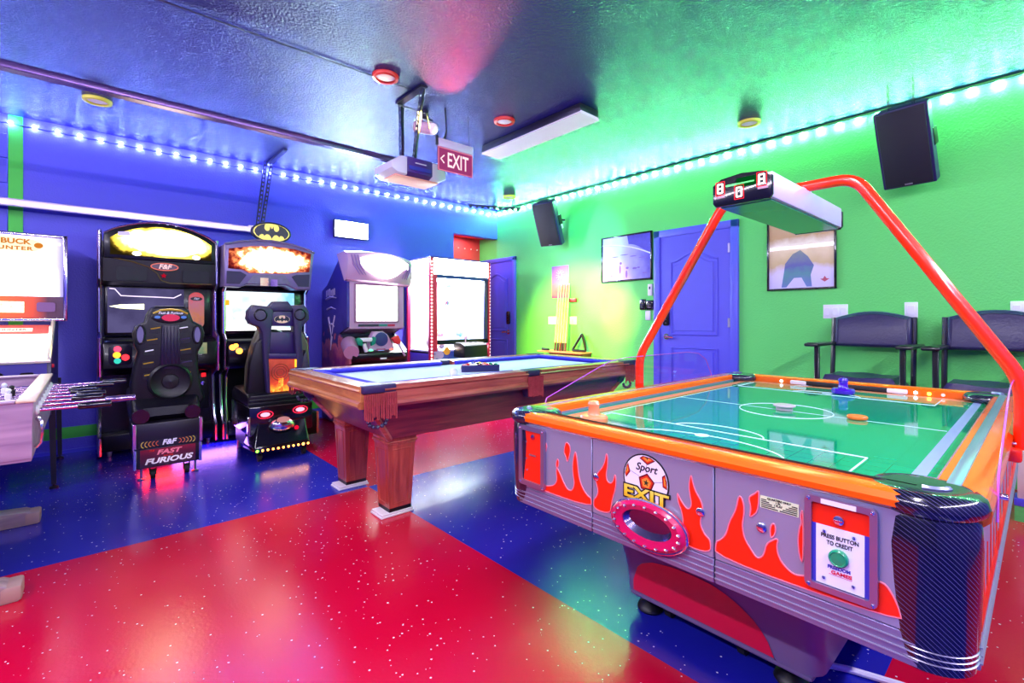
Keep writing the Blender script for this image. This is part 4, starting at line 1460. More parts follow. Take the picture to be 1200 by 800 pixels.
# pedestal: flared body, red curved panel, feet
PX = 1.575
sec = []
ys0, ys1 = .45, 1.075
N = 10
vs, fs = [], []
levels = []
for i in range(N+1):
    k = i/N
    zz = .085+(.478-.085)*k
    fl = k**2.2
    levels.append((PX-.10*fl, 2.66+.05*fl, ys0-.02-.05*fl, ys1+.03+.19*fl, zz))
for x0, x1, y0, y1, zz in levels:
    for p in rrect(x0, x1, y0, y1, .055, 4): vs.append((p[0], p[1], zz))
m = len(vs)//(N+1)
for i in range(N):
    for k in range(m): fs.append([i*m+k, i*m+(k+1) % m, (i+1)*m+(k+1) % m, (i+1)*m+k])
fs += [list(range(m))[::-1], [N*m+k for k in range(m)]]
B().add(vs, fs).out('pedestal', PED, t)
# red panel follows the front of the pedestal
up = [(1.058, .085)]+[(1.058, .13), (1.05, .17), (1.025, .205), (.97, .232), (.88, .248), (.80, .249), (.739, .243), (.69, .228), (.648, .207), (.61, .18), (.581, .15), (.562, .115), (.551, .085)]
for s in (0, 1):
    vs = []
    fs = []
    yl = [1.058-(1.058-.551)*i/24 for i in range(25)]

    def ztop(y):
        P = up
        for a, b in zip(P[1:], P[2:]):
            if a[0] >= y >= b[0] and a[0] != b[0]: return a[1]+(b[1]-a[1])*(a[0]-y)/(a[0]-b[0])
        return .13
    for y in yl:
        zt = ztop(y)
        for j in range(9):
            zz = .092+(zt-.092)*j/8
            k = (zz-.085)/(.478-.085)
            xx = PX-.10*max(0, k)**2.2-.003
            if s: xx = 2.66+.05*max(0, k)**2.2+.003
            vs.append((xx, y, zz))
    for i in range(24):
        for j in range(8): fs.append([i*9+j, (i+1)*9+j, (i+1)*9+j+1, i*9+j+1])
    B().add(vs, fs).out('pedestal_panel', PEDR, t)
B().box(PX-.004, 2.665, ys0+.0, ys1+.0, .07, .087, bev=.01).out('pedestal_plinth', PED, t)
for fx in (1.645, 2.58):
    for fy in (1.03, .53):
        B().lathe([(.045, 0), (.05, .008), (.045, .02), (.02, .035), (.014, .04), (.014, .075)], (fx, fy, 0), 20).out('levelling_foot', BLACK, t)
for fy in (.95, .68):
    b = B()
    b.cyl((1.66, fy-.012, .028), (1.66, fy+.012, .028), .028, n=16)
    b.box(1.64, 1.68, fy-.018, fy-.014, .02, .075).box(1.64, 1.68, fy+.014, fy+.018, .02, .075)
    b.out('castor', RUBBER, t)
# acrylic guards along the two long sides
ACR = clear('acrylic_guard', (252, 247, 253), (240, 214, 250), .04)
ACE = pm('acrylic_edge', (196, 96, 214), .15, coat=.4)
gp = [(1.36, .725), (1.40, .812), (1.74, .914), (1.83, .938), (1.95, .948), (2.55, .948), (2.68, .935), (2.77, .895), (2.84, .80), (2.85, .725)]
for yy in (FY1+.022, FY0-.016):
    g = B().prism(gp, 'y', yy-.003, yy+.003).out('acrylic_guard', ACR, t)
    B().tube([(q[0], yy, q[1]) for q in gp], .0022, 6).out('guard_edge', ACE, g)
    for q in (1.45, 2.10, 2.75): B().cyl((q, yy-.012, .755), (q, yy+.012, .755), .007, n=10).out('guard_bolt', CHROME, g)
# arch and scoreboard
def bend(P, r, n=7):
    P = [Vector(p) for p in P]
    o = [P[0]]
    for a, b, c in zip(P, P[1:], P[2:]):
        u, v = (a-b).normalized(), (c-b).normalized()
        for i in range(n+1):
            s = i/n
            o.append((b+u*r)*(1-s)**2+b*2*s*(1-s)+(b+v*r)*s*s)
    return o+[P[-1]]


XA = 2.11
arch = bend([(XA, 1.385, .74), (XA, 1.385, .945), (XA, .945, 1.655), (XA, .465, 1.655), (XA, .045, .945), (XA, .045, .74)], .06)
B().tube(arch, .021, 14).out('arch', REDARCH, t)
for yy in (1.385, .045):
    B().box(XA-.05, XA+.05, min(yy, YC+(.615 if yy > 1 else -.615)), max(yy, YC+(.615 if yy > 1 else -.615)), .705, .745, bev=.008).out('arch_bracket', REDARCH, t)
LIL = pm('score_lilac', (206, 192, 226), .35, var=.05)
sb = B().box(1.70, 2.505, .603, .797, 1.541, 1.628, bev=.006).out('scoreboard', LIL, t)
B().box(1.72, 2.485, .615, .785, 1.535, 1.543).out('score_underside', pm('reflected_green', (60, 150, 110), .12), sb)  # playfield's green reflection painted into the underside
for xa, xb in ((1.684, 1.702), (2.503, 2.521)):
    B().prism([(.60, 1.548), (.61, 1.535), (.79, 1.535), (.80, 1.548), (.80, 1.612), (.77, 1.632), (.70, 1.640), (.63, 1.632), (.60, 1.612)], 'x', xa, xb, bev=.004).out('score_face', GBLACK, sb)
B().box(XA-.05, XA+.05, .62, .78, 1.626, 1.646, bev=.006).out('arch_saddle', LIL, sb)
DIG = em('digit_white', (255, 226, 226), 2.2)
DRD = em('digit_red', (255, 40, 60), 1.6)


def digit(d, y, z, w, h, x):
    seg = {'0': 'abcdef', '8': 'abcdefg'}[d]
    b = B()
    L = {'a': ((-w, h), (w, h)), 'b': ((w, h), (w, 0)), 'c': ((w, 0), (w, -h)), 'd': ((-w, -h), (w, -h)), 'e': ((-w, 0), (-w, -h)), 'f': ((-w, h), (-w, 0)), 'g': ((-w, 0), (w, 0))}
    for s in seg:
        p, q = L[s]
        b.tube([(x-.001, y-p[0], z+p[1]), (x-.001, y-q[0], z+q[1])], .0032, 5)
    b.out('digit', DIG, sb)
    fr = [(x, y+w+.007, z-h-.008), (x, y-w-.007, z-h-.008), (x, y-w-.007, z+h+.008), (x, y+w+.007, z+h+.008)]
    B().tube(fr+[fr[0]], .0016, 4).out('digit_frame', DRD, sb)


digit('8', .772, 1.598, .0085, .0155, 1.683)
digit('0', .706, 1.574, .0085, .0155, 1.683)
digit('8', .632, 1.603, .0085, .0155, 1.683)
B().box(1.6825, 1.684, .755, .785, 1.564, 1.571).box(1.6825, 1.684, .612, .645, 1.570, 1.578).out('caption_plate', pm('caption_grey', (170, 130, 150), .4), sb)
B().box(1.6815, 1.684, .655, .752, 1.600, 1.606, bev=.002, seg=1).out('score_lamp', em('score_lamp', (120, 255, 150), 2.0), sb)
B().box(1.6822, 1.684, .648, .715, 1.590, 1.622).out('score_window', em('score_green_glow', (10, 130, 50), .35), sb)
lamp('scoreboard_lamp', 'AREA', (2.1, .70, 1.53), 1.2, (.3, 1, .5), (2.1, .7, .8), .6, .12)

# loose pieces on the table
def mallet(x, y, mat, label):
    o = B().lathe([(1e-6, .766), (.046, .766), (.050, .772), (.049, .786), (.043, .792), (.024, .794), (.020, .800), (.019, .822), (.022, .832), (.017, .842), (1e-6, .845)], (x, y, 0), 28).out('mallet', mat)
    return tag(recentre(o), label, 'mallet')


mallet(2.80, .668, pm('mallet_violet', (72, 20, 190), .2, coat=.4), 'violet air hockey mallet at the far goal')
mallet(1.345, 1.07, pm('mallet_orange', (250, 140, 96), .25, coat=.4), 'pale orange air hockey mallet at the near left of the playfield')
o = B().lathe([(1e-6, .7655), (.030, .7655), (.030, .778), (.040, .780), (.041, .784), (.038, .787), (1e-6, .788)], (2.115, .707, 0), 28).out('upturned_mallet', pm('mallet_grey', (196, 176, 190), .3))
tag(recentre(o), 'grey upturned mallet disc in the centre circle', 'mallet')
o = B().lathe([(1e-6, .7655), (.030, .7655), (.0325, .769), (.0325, .775), (.030, .778), (1e-6, .778)], (2.12, .462, 0), 28).out('puck', pm('puck_orange', (255, 120, 50), .25))
tag(recentre(o), 'flat orange puck right of the centre circle', 'puck')
o = B().tube([(1.72, .50, .05), (1.79, .47, .012), (1.82, .42, .011), (1.85, .33, .011), (1.90, .17, .011), (2.0, -.1, .011), (2.1, -.6, .011)], .0105, 8).out('white_conduit', WHITE)
tag(recentre(o), 'white cord cover on the blue floor beneath the air hockey table', 'cord cover')
o = B().tube([(1.66, .42, .02), (1.69, .36, .006), (1.70, .25, .006), (1.70, .10, .006), (1.71, -.1, .006), (1.70, -.5, .006)], .005, 6).out('black_power_cord', BLACK)
tag(recentre(o), 'black power cord on the floor below the carbon corner', 'cord')

# ------------------------------------------------------------------ racing cabinet with the arched yellow marquee
CABB = pm('cabinet_black', (10, 8, 16), 0.28, coat=.15, spec=0.35)
CABV = pm('cabinet_violet', (34, 24, 66), 0.35)
ART = gradient('side_art', 'Z', 0, 1.8, [(0, (60, 30, 80)), (.3, (150, 60, 110)), (.6, (90, 50, 150)), (1, (190, 90, 130))], .3, .2, 1.2, 6)
TMOLD = pm('chrome_edge', (214, 206, 230), 0.16, metal=1.0)


def side_panels(t, xs, prof, mat=None):
    for x0, x1 in xs:
        B().prism(prof, 'x', x0, x1).out('side_panel', mat or ART, t)
        fr = [p for p in prof if p[0] < 5.45]
        B().tube([((x0+x1)/2, p[0]-.002, p[1]) for p in fr], .0135, 8).out('edge_trim', TMOLD, t)


def arch_poly(x0, x1, zb, zs, zt, n=14):
    return [(x0, zb), (x1, zb), (x1, zs)]+[(x1+(x0-x1)*i/n, zs+(zt-zs)*math.sin(PI*i/n)**.8) for i in range(1, n)]+[(x0, zs)]


CX = .478
t = thing('racing_cabinet', 'black racing arcade cabinet with glowing yellow arched marquee', 'arcade cabinet', (CX, 5.25, 0))
prof = [(5.50, .02), (5.12, .02), (5.12, .16), (5.16, .20), (5.24, .34), (5.26, .62), (5.05, .68), (5.03, .98), (5.15, 1.03), (5.16, 1.40), (5.10, 1.47), (5.10, 1.855), (5.22, 1.88), (5.50, 1.80)]
side_panels(t, ((.055, .083), (.873, .90)), prof)
B().box(.083, .873, 5.27, 5.49, .05, 1.80).out('cabinet_body', CABB, t)
B().box(.083, .873, 5.14, 5.28, .04, .18, bev=.01).out('kick_plate', CABB, t)
mq = arch_poly(.092, .866, 1.635, 1.83, 1.958)
hood = B().prism(mq, 'y', 5.03, 5.40, bev=.015).out('marquee_hood', CABB, t)
B().tube([(p[0], 5.035, p[1]+.004) for p in mq[2:]], .009, 8).out('hood_trim', TMOLD, hood)
lit = arch_poly(.130, .830, 1.665, 1.80, 1.922)
B().prism(lit, 'y', 5.018, 5.03).out('marquee_print', backlit('marquee_yellow', 'XZ', (.03, 1.79), (.41, .150), [(0, (255, 255, 226), 1), (.55, (255, 250, 170), .7), (.78, (255, 226, 80), .22), (.92, (150, 120, 40), .05), (1.0, (70, 56, 24), .03)], 14.0, .42, 11), t)
for a in (.30, .715):
    B().prism(ell(a, 1.683, .03, .018, 16), 'y', 5.014, 5.018).out('marquee_headlamp', em('headlamp', (255, 250, 200), 6) if 'headlamp' not in MATS else MATS['headlamp'], t)
B().tube([(.36, 5.016, 1.677), (.69, 5.016, 1.672)], .006, 6).out('marquee_bumper', em('bumper_line', (255, 230, 120), 1.6), t)
B().prism([(.18, 1.82), (.26, 1.83), (.25, 1.86), (.18, 1.85)], 'y', 5.013, 5.018).out('marquee_logo', em('marquee_lilac', (206, 190, 255), 1.2), t)
# row of roof lamps on the hood
for i in range(5):
    B().ball((.33+i*.06, 5.05, 1.957-.0015*(i-2)**2*2), .02, 10, sz=.6).out('roof_lamp', em('roof_lamp_%d' % i, (216, 226, 255), 1.1), hood)
sh = B().prism([(5.05, 1.64), (5.07, 1.45), (5.16, 1.42), (5.30, 1.42), (5.30, 1.64)], 'x', .085, .871, bev=.01).out('speaker_shroud', pm('shroud_brown', (20, 16, 20), .4), t)
B().tube([(.12, 5.047, 1.645), (.28, 5.048, 1.615), (.38, 5.052, 1.58), (.44, 5.058, 1.53), (.47, 5.062, 1.47), (.53, 5.064, 1.45), (.84, 5.066, 1.455)], .0055, 6).out('shroud_line', pm('line_olive', (120, 110, 60), .3, metal=.6), t)
for xa in (.17, .62): B().prism(rrect(xa, xa+.20, 1.46, 1.57, .02), 'y', 5.052, 5.07).out('speaker_grille', GRILL, t)
og = B().prism(ell(.49, 1.587, .095, .030, 28), 'y', 5.036, 5.05).out('badge_oval', pm('badge_dark', (70, 20, 50), .3, emit=.2), t)
B().tube([(p[0], 5.035, p[1]) for p in ell(.49, 1.587, .095, .030, 28)+[ell(.49, 1.587, .095, .030, 28)[0]]], .004, 6).out('badge_ring', em('badge_ring', (255, 130, 120), .9), og)
text('F&F', (.49, 5.034, 1.587), .055, RY, UZ, em('badge_letter', (255, 210, 220), 1.1), 'lettering', og, shear=.25, bold=.002)
lf = []
for i in range(10):
    r = .022 if i % 2 == 0 else .011
    lf.append((.485+r*math.sin(2*PI*i/10), 1.512+r*math.cos(2*PI*i/10)))
B().prism(lf, 'y', 5.045, 5.06).out('leaf_emblem', em('leaf_red', (210, 20, 50), .7), t)
# monitor
B().box(.10, .855, 5.19, 5.28, 1.0, 1.43, bev=.008).out('monitor_bezel', CABB, t)
scr = B().box(.118, .645, 5.183, 5.19, 1.025, 1.405, bev=.002, seg=1).out('screen', em('dull_screen', (124, 116, 176), .55, (86, 78, 130), 3), t)
B().prism([(.128, 1.246), (.20, 1.262), (.36, 1.27), (.36, 1.222), (.20, 1.230)], 'y', 5.179, 5.183).out('screen_beam', em('beam_yellow', (255, 255, 200), 3.0), scr)
B().tube([(.13, 5.181, 1.395), (.165, 5.181, 1.392), (.205, 5.181, 1.337), (.30, 5.181, 1.334), (.44, 5.181, 1.332), (.57, 5.181, 1.328), (.625, 5.181, 1.362)], .0042, 6).out('screen_line', em('line_white', (240, 220, 255), 1.6), scr)
pq = B().prism(rrect(.68, .80, 1.05, 1.385, .058, 6), 'y', 5.18, 5.19).out('instruction_card', gradient('card_print', 'Z', 1.05, 1.38, [(0, (150, 80, 90)), (.3, (190, 110, 60)), (.7, (180, 100, 110)), (1, (220, 60, 50))], .4, noise=.7, nscale=30, emit=.35), t)
B().prism(ell(.74, 1.325, .046, .018, 20), 'y', 5.177, 5.18).out('card_oval', INK, pq)
text('F&F', (.74, 5.176, 1.325), .026, RY, UZ, WHITE, 'lettering', pq, shear=.25, bold=.0008)
B().box(.675, .795, 5.0, 5.012, .83, .93, bev=.003).out('lower_card', gradient('lower_card', 'X', .2, .32, [(0, (180, 110, 110)), (.5, (120, 170, 120)), (1, (190, 180, 120))], .4, noise=.9, nscale=40, emit=.2), t)
# control panel
B().prism([(5.20, .99), (5.04, .965), (5.01, .93), (5.01, .74), (5.06, .69), (5.28, .66), (5.28, .99)], 'x', .085, .871, bev=.012).out('control_panel', CABB, t)
B().prism(rrect(.12, .27, .765, .935, .04, 5), 'y', 4.998, 5.015, bev=.004).out('button_pod', DARKV, t)
for u, z, c, s, r in ((.176, .895, (255, 60, 90), 3.0, .024), (.172, .848, (255, 150, 40), 3.5, .025), (.226, .826, (255, 40, 50), 3.5, .025), (.176, .800, (60, 210, 190), 1.2, .023)):
    bt = B().lathe([(r, 0), (r, .008), (r*.7, .014), (1e-6, .015)], (u, 4.998, z), 18, axis=(0, -1, 0)).out('start_button', em('start_%d' % int(z*1000), c, s), t)
wh = B().tube([(.46+.15*math.cos(a), 4.90-.03*math.sin(a), .93+.145*math.sin(a)) for a in [2*PI*i/28 for i in range(29)]], .016, 8)
wh.cyl((.46, 4.92, .93), (.46, 5.02, .90), .03)
for a in (PI*.1, PI*.9, PI*1.5): wh.tube([(.46, 4.915, .93), (.46+.145*math.cos(a), 4.90-.03*math.sin(a), .93+.14*math.sin(a))], .012, 6)
wh.out('steering_wheel', BLACK, t)
cdoor = B().box(.62, .85, 5.262, 5.272, .30, .66, bev=.004).out('coin_door', BLACK, t)
B().box(.79, .825, 5.252, 5.262, .60, .635, bev=.003).out('coin_lamp', em('coin_red', (255, 30, 40), 1.8), cdoor)
B().lathe([(.018, 0), (.018, .006), (1e-6, .008)], (.805, 5.262, .54), 14, axis=(0, -1, 0)).out('coin_lock', CHROME, cdoor)
for fx in (.13, .83): B().cyl((fx, 5.17, 0), (fx, 5.17, .045), .014, .02, 12).out('levelling_foot', STEEL, t)

# ------------------------------------------------------------------ its seat
t = thing('driving_chair', 'black bucket driving chair on a lettered box with red underglow', 'arcade chair', (.433, 4.5, 0))
bx = B().box(.240, .626, 4.205, 4.80, .225, .40, bev=.005).box(.250, .616, 4.215, 4.79, .085, .226, bev=.004).out('seat_box', pm('box_charcoal', (26, 22, 36), .35), t)
for xx in (.238, .628):
    B().box(xx-.011, xx+.011, 4.196, 4.222, .228, .405, bev=.003, seg=1).out('corner_angle', TMOLD, bx)
    B().box(xx-(.003 if xx > .4 else -.003)-.010, xx-(.003 if xx > .4 else -.003)+.010, 4.206, 4.228, .082, .222, bev=.003, seg=1).out('corner_angle', TMOLD, bx)
    B().box(xx-.011, xx+.011, 4.20, 4.80, .394, .406, bev=.002, seg=1).out('top_angle', TMOLD, bx)
B().box(.27, .596, 4.212, 4.2145, .092, .215).out('red_plate', gradient('box_red', 'Z', .09, .23, [(0, (60, 30, 50)), (.6, (110, 24, 44)), (1, (170, 20, 46))], .35, .3, .4, 6), bx)
YQ = 4.203
B().box(.262, .604, 4.2035, 4.2045, .232, .278).out('band_plate', pm('band_dark', (36, 28, 44), .35), bx)
for k, c in ((0, (224, 190, 70)), (1, (226, 170, 60)), (2, (230, 140, 60)), (3, (226, 110, 56)), (4, (220, 90, 50))):
    for s in (-1, 1):
        x0 = .433+s*(.158-k*.021)
        B().tube([(x0-s*.018*(1-math.cos(a)), YQ, .254+.021*math.sin(a)*(1-.06*k)) for a in [-1.35+2.7*i/10 for i in range(11)]], .0022, 5).out('band_arc', MATS.get('arc_%d' % k) or pm('arc_%d' % k, c, .35, emit=.2), bx)
text('F&F', (.433, YQ, .255), .050, RY, UZ, pm('letter_silver', (226, 214, 236), .3, emit=.25), 'lettering', bx, shear=.25, bold=.002)
LP, LR = pm('letter_pink', (240, 120, 140), .35, emit=.3), pm('letter_white', (244, 224, 232), .35, emit=.3)
text('THE', (.335, 4.211, .204), .016, RY, UZ, FLAME, 'lettering', bx, shear=.25, bold=.0006)
text('FAST', (.432, 4.211, .186), .044, RY, UZ, LP, 'lettering', bx, shear=.25, bold=.0018, width=.150)
text('AND THE', (.43, 4.211, .158), .013, RY, UZ, FLAME, 'lettering', bx, shear=.25, bold=.0005)
text('FURIOUS', (.433, 4.211, .128), .052, RY, UZ, LR, 'lettering', bx, shear=.25, bold=.002, width=.285)
for xx in (.345, .545):
    b = B()
    b.cyl((xx-.014, 4.25, .034), (xx+.014, 4.25, .034), .034, n=16)
    b.box(xx-.02, xx-.016, 4.23, 4.27, .03, .088).box(xx+.016, xx+.02, 4.23, 4.27, .03, .088)
    b.out('castor', RUBBER, t)
for xx in (.28, .60): B().lathe([(.022, 0), (.024, .006), (.008, .012), (.008, .088)], (xx, 4.26, 0), 12).out('levelling_foot', STEEL, t)
B().box(.30, .57, 4.30, 4.70, .078, .085).out('underglow_strip', em('underglow_red', (255, 20, 16), 14), t)
# pan and bucket
B().prism([(4.30, .405), (4.26, .44), (4.27, .50), (4.36, .56), (4.70, .60), (4.86, .60), (4.90, .54), (4.86, .46), (4.75, .405)], 'x', .225, .640, bev=.03, seg=3).out('seat_pan', DARKP, t)
for xx in (.275, .580): B().cyl((xx, 4.22, .452), (xx, 4.40, .452), .05, n=20).out('seat_roller', GBLACK, t)
S1 = [(0.316, 1.168), (0.341, 1.218), (0.371, 1.235), (0.539, 1.238), (0.577, 1.209), (0.605, 1.123), (0.661, 1.090), (0.678, 1.029), (0.667, 0.943), (0.636, 0.884), (0.638, 0.764), (0.655, 0.629), (0.678, 0.533), (0.644, 0.457), (0.261, 0.466), (0.225, 0.544), (0.223, 0.668), (0.242, 0.790), (0.266, 0.900), (0.247, 0.950), (0.235, 1.031), (0.252, 1.087), (0.306, 1.117)]
shell = B().prism(S1, 'y', 4.36, 4.47, bev=.022, seg=3).out('seat_back', DARKP, t)
c0 = (0.456, 0.907)
B().prism([(0.407, 1.092), (0.512, 1.091), (0.522, 0.762), (0.397, 0.771)], 'y', 4.342, 4.37, bev=.004).out('centre_panel', DARKV, shell)
rb_ = B()
for i in range(5):
    a, b_ = (0.417, 1.079), (0.500, 1.079)
    xx = a[0]+(b_[0]-a[0])*i/4
    rb_.tube([(xx, 4.341, a[1]), (xx, 4.341, .80)], .003, 5)
rb_.out('panel_ribs', DARKV, shell)
YG = [pm('slot_gold', (206, 170, 60), .3, metal=.6, emit=.15), pm('slot_white', (230, 224, 240), .3, emit=.3), pm('slot_dark', (60, 50, 90), .3)]
for (u, v), w, m in (((182.5,384.5),10,0), ((178.5,398),11,0), ((175,411),9,1), ((174,425.5),10,0), ((176,439),13,0), ((215,384),10,1), ((217,397),11,2), ((217.5,409.5),12,0), ((219,424),12,2), ((218,437),8,0)):
    pass
SL = [((0.369, 1.070), .058, 0), ((0.349, 0.986), .062, 0), ((0.332, 0.906), .05, 1), ((0.327, 0.816), .06, 0), ((0.337, 0.731), .068, 0), ((0.538, 1.072), .058, 1), ((0.549, 0.987), .06, 2), ((0.552, 0.906), .066, 0), ((0.560, 0.812), .066, 2), ((0.560, 0.727), .05, 0)]
for p, w, m in SL:
    s = B().prism(rrect(p[0]-w/2-.006, p[0]+w/2+.006, p[1]-.034, p[1]+.012, .008), 'y', 4.354, 4.364).out('back_slot', BLACK, shell)
    B().tube([(p[0]-w/2, 4.353, p[1]-.004), (p[0]+w/2, 4.353, p[1]+.006)], .0045, 6).out('slot_glint', YG[m], s)  # strip coloured as the glint of lights behind the slot
for p, sx in (((0.280, 1.025), -1), ((0.628, 1.018), 1)):
    B().prism(ell(p[0], p[1], .024, .062, 20), 'y', 4.352, 4.366).out('belt_opening', MATS.get('opening_grey') or pm('opening_grey', (112, 104, 150), .4), shell)
    B().tube([(q[0], 4.353, q[1]) for q in ell(p[0], p[1], .026, .066, 20)+[ell(p[0], p[1], .026, .066, 20)[0]]], .007, 6).out('opening_rim', DARKP, shell)
p = (0.458, 0.672)
B().lathe([(.140, 0), (.138, .016), (.122, .026), (.112, .018), (.055, .012), (.05, .020), (1e-6, .026)], (p[0], 4.36, p[1]), 36, axis=(0, -1, 0)).out('back_speaker', BLACK, shell)
p = (0.459, 1.156)
hb = B().prism(ell(p[0], p[1], .115, .047, 28), 'y', 4.34, 4.37, bev=.006).out('headrest_badge', BLACK, shell)
B().prism(ell(p[0], p[1]-.008, .055, .026, 24), 'y', 4.336, 4.34).out('badge_red', pm('badge_crimson', (200, 20, 60), .35, emit=.35), hb)
for s in (-1, 1): B().prism(ell(p[0]+s*.08, p[1]-.004, .018, .011, 14), 'y', 4.336, 4.34).out('badge_spot', pm('badge_sky', (70, 120, 190), .35, emit=.2), hb)
text('Fast & Furious', (p[0], 4.338, p[1]+.027), .026, RY, UZ, WHITE, 'lettering', hb, shear=.25, bold=.0006, width=.15)
hr = B().tube([(p[0]-.105, 4.348, p[1]+.022), (p[0]-.06, 4.345, p[1]+.047), (p[0], 4.344, p[1]+.053), (p[0]+.06, 4.345, p[1]+.047), (p[0]+.105, 4.348, p[1]+.022)], .008, 8)
hr.out('headrest_rim', YG[0], hb)
lamp('underglow_racing', 'AREA', (.43, 4.5, .072), 3.5, (1, .03, .02), (.43, 4.5, 0), .3, .4)

# ------------------------------------------------------------------ caped-emblem racing cabinet
BATG = pm('hood_lilac', (128, 112, 160), 0.32, metal=.3, var=.05)
t = thing('emblem_cabinet', 'grey-hooded driving cabinet topped by an oval bat emblem', 'arcade cabinet', (1.32, 5.2, 0))
prof = [(5.50, .02), (5.10, .02), (5.10, .16), (5.14, .20), (5.22, .34), (5.24, .62), (5.05, .68), (5.03, .95), (5.10, 1.0), (5.10, 1.40), (5.04, 1.44), (5.04, 1.78), (5.2, 1.82), (5.50, 1.74)]
side_panels(t, ((.93, .955), (1.665, 1.69)), prof, CABV)
B().box(.955, 1.665, 5.26, 5.49, .05, 1.76).out('cabinet_body', CABB, t)
B().box(.955, 1.665, 5.12, 5.27, .04, .18, bev=.01).out('kick_plate', CABB, t)
HP = [(0.888, 1.437), (1.047, 1.433), (1.096, 1.459), (1.446, 1.468), (1.526, 1.429), (1.673, 1.436), (1.711, 1.805), (1.656, 1.834), (1.478, 1.875), (1.308, 1.886), (1.175, 1.879), (1.033, 1.851), (0.917, 1.819)]
HP = [(max(q[0], .912), q[1]) for q in HP]
hood = B().prism(HP, 'y', 4.93, 5.35, bev=.016, seg=3).out('marquee_hood', BATG, t)
LP_ = [(0.945, 1.601), (1.058, 1.598), (1.115, 1.570), (1.459, 1.584), (1.522, 1.601), (1.657, 1.614), (1.674, 1.796), (1.514, 1.827), (1.320, 1.835), (1.136, 1.818), (0.952, 1.779)]
B().prism(LP_, 'y', 4.918, 4.93).out('marquee_print', backlit('marquee_fire', 'XZ', (0, 1.70), (.43, .165), [(0, (255, 250, 236), 1), (.52, (255, 226, 180), .6), (.72, (255, 150, 90), .16), (.88, (190, 60, 50), .07), (1.0, (110, 30, 40), .05)], 11.0, .75, 22), t)
for P in ([(0.935, 1.577), (1.044, 1.577), (1.094, 1.549), (1.037, 1.463), (0.932, 1.461)], [(1.491, 1.557), (1.530, 1.576), (1.661, 1.589), (1.653, 1.464), (1.555, 1.464)]):
    B().prism(P, 'y', 4.922, 4.93).out('speaker_grille', pm('speaker_violet', (40, 26, 76), .5) if 'speaker_violet' not in MATS else MATS['speaker_violet'], t)
B().prism([(1.151, 1.556), (1.428, 1.566), (1.483, 1.481), (1.094, 1.470)], 'y', 4.922, 4.93).out('hood_window', pm('window_grey', (104, 96, 130), .3, var=.3, vscale=30), t)
B().box(1.21, 1.28, 4.918, 4.922, 1.455, 1.53).box(1.30, 1.36, 4.918, 4.922, 1.455, 1.52).out('window_print', gradient('window_print', 'X', -.11, .04, [(0, (240, 214, 180)), (.45, (220, 170, 150)), (.55, (90, 50, 160)), (1, (150, 110, 190))], .4, noise=.6, nscale=50, emit=.3), t)
tubeP = [(q[0], 4.928, q[1]+.002) for q in HP[6:]]
B().tube(tubeP, .010, 8).out('hood_trim', pm('hood_highlight', (190, 180, 214), .2, metal=.7), hood)
B().box(.955, 1.665, 5.13, 5.30, 1.0, 1.43, bev=.006).out('monitor_bezel', CABB, t)
s = B().box(.965, 1.575, 5.122, 5.131, 1.03, 1.405, bev=.002, seg=1).out('screen', em('bat_screen', (240, 250, 255), 1.5, (130, 200, 250), 3.2, .34, .54), t)
B().prism(ell(1.08, 1.18, .055, .028, 18), 'y', 5.118, 5.122).prism(rrect(1.02, 1.14, 1.10, 1.125, .01), 'y', 5.118, 5.122).out('screen_icon', em('icon_white', (255, 244, 240), 2.6), s)
B().box(.965, 1.575, 5.119, 5.122, 1.03, 1.05).out('screen_bar', em('bar_white', (255, 255, 255), 2.4), s)
B().box(.956, .99, 5.10, 5.118, 1.27, 1.32, bev=.006).out('side_lamp', em('side_lamp', (255, 160, 40), 1.6), t)
B().prism([(5.15, .97), (5.03, .94), (5.0, .90), (5.0, .74), (5.05, .68), (5.28, .66), (5.28, .97)], 'x', .957, 1.663, bev=.012).out('control_panel', CABB, t)
for x_, z_, r_ in ((.995, .878, .026), (1.022, .893, .02), (1.05, .842, .027)):
    B().lathe([(r_, 0), (r_, .008), (r_*.7, .014), (1e-6, .015)], (x_, 5.0, z_), 18, axis=(0, -1, 0)).out('start_button', em('start_orange', (255, 150, 50), 6) if 'start_orange' not in MATS else MATS['start_orange'], t)
wh = B().tube([(1.30+.15*math.cos(a), 4.90-.03*math.sin(a), .90+.13*math.sin(a)) for a in [2*PI*i/28 for i in range(29)]], .015, 8)
wh.cyl((1.30, 4.92, .90), (1.30, 5.02, .87), .05)
wh.out('steering_wheel', BLACK, t)
B().tube([(.968, 5.03, .70), (.968, 5.14, .60), (.968, 5.16, .35), (.968, 5.10, .20), (.968, 5.08, .02)], .012, 8).out('leg_trim', TMOLD, t)
emb = B().prism(ell(1.318, 1.972, .178, .100, 36), 'y', 4.955, 4.985, bev=.004).out('emblem_disc', pm('emblem_navy', (18, 18, 44), .35), t)
B().prism([(1.25, 1.84), (1.39, 1.84), (1.37, 1.90), (1.27, 1.90)], 'y', 4.965, 4.985).out('emblem_stand', CABB, t)
EY = pm('emblem_yellow', (250, 230, 110), .4, emit=.55)


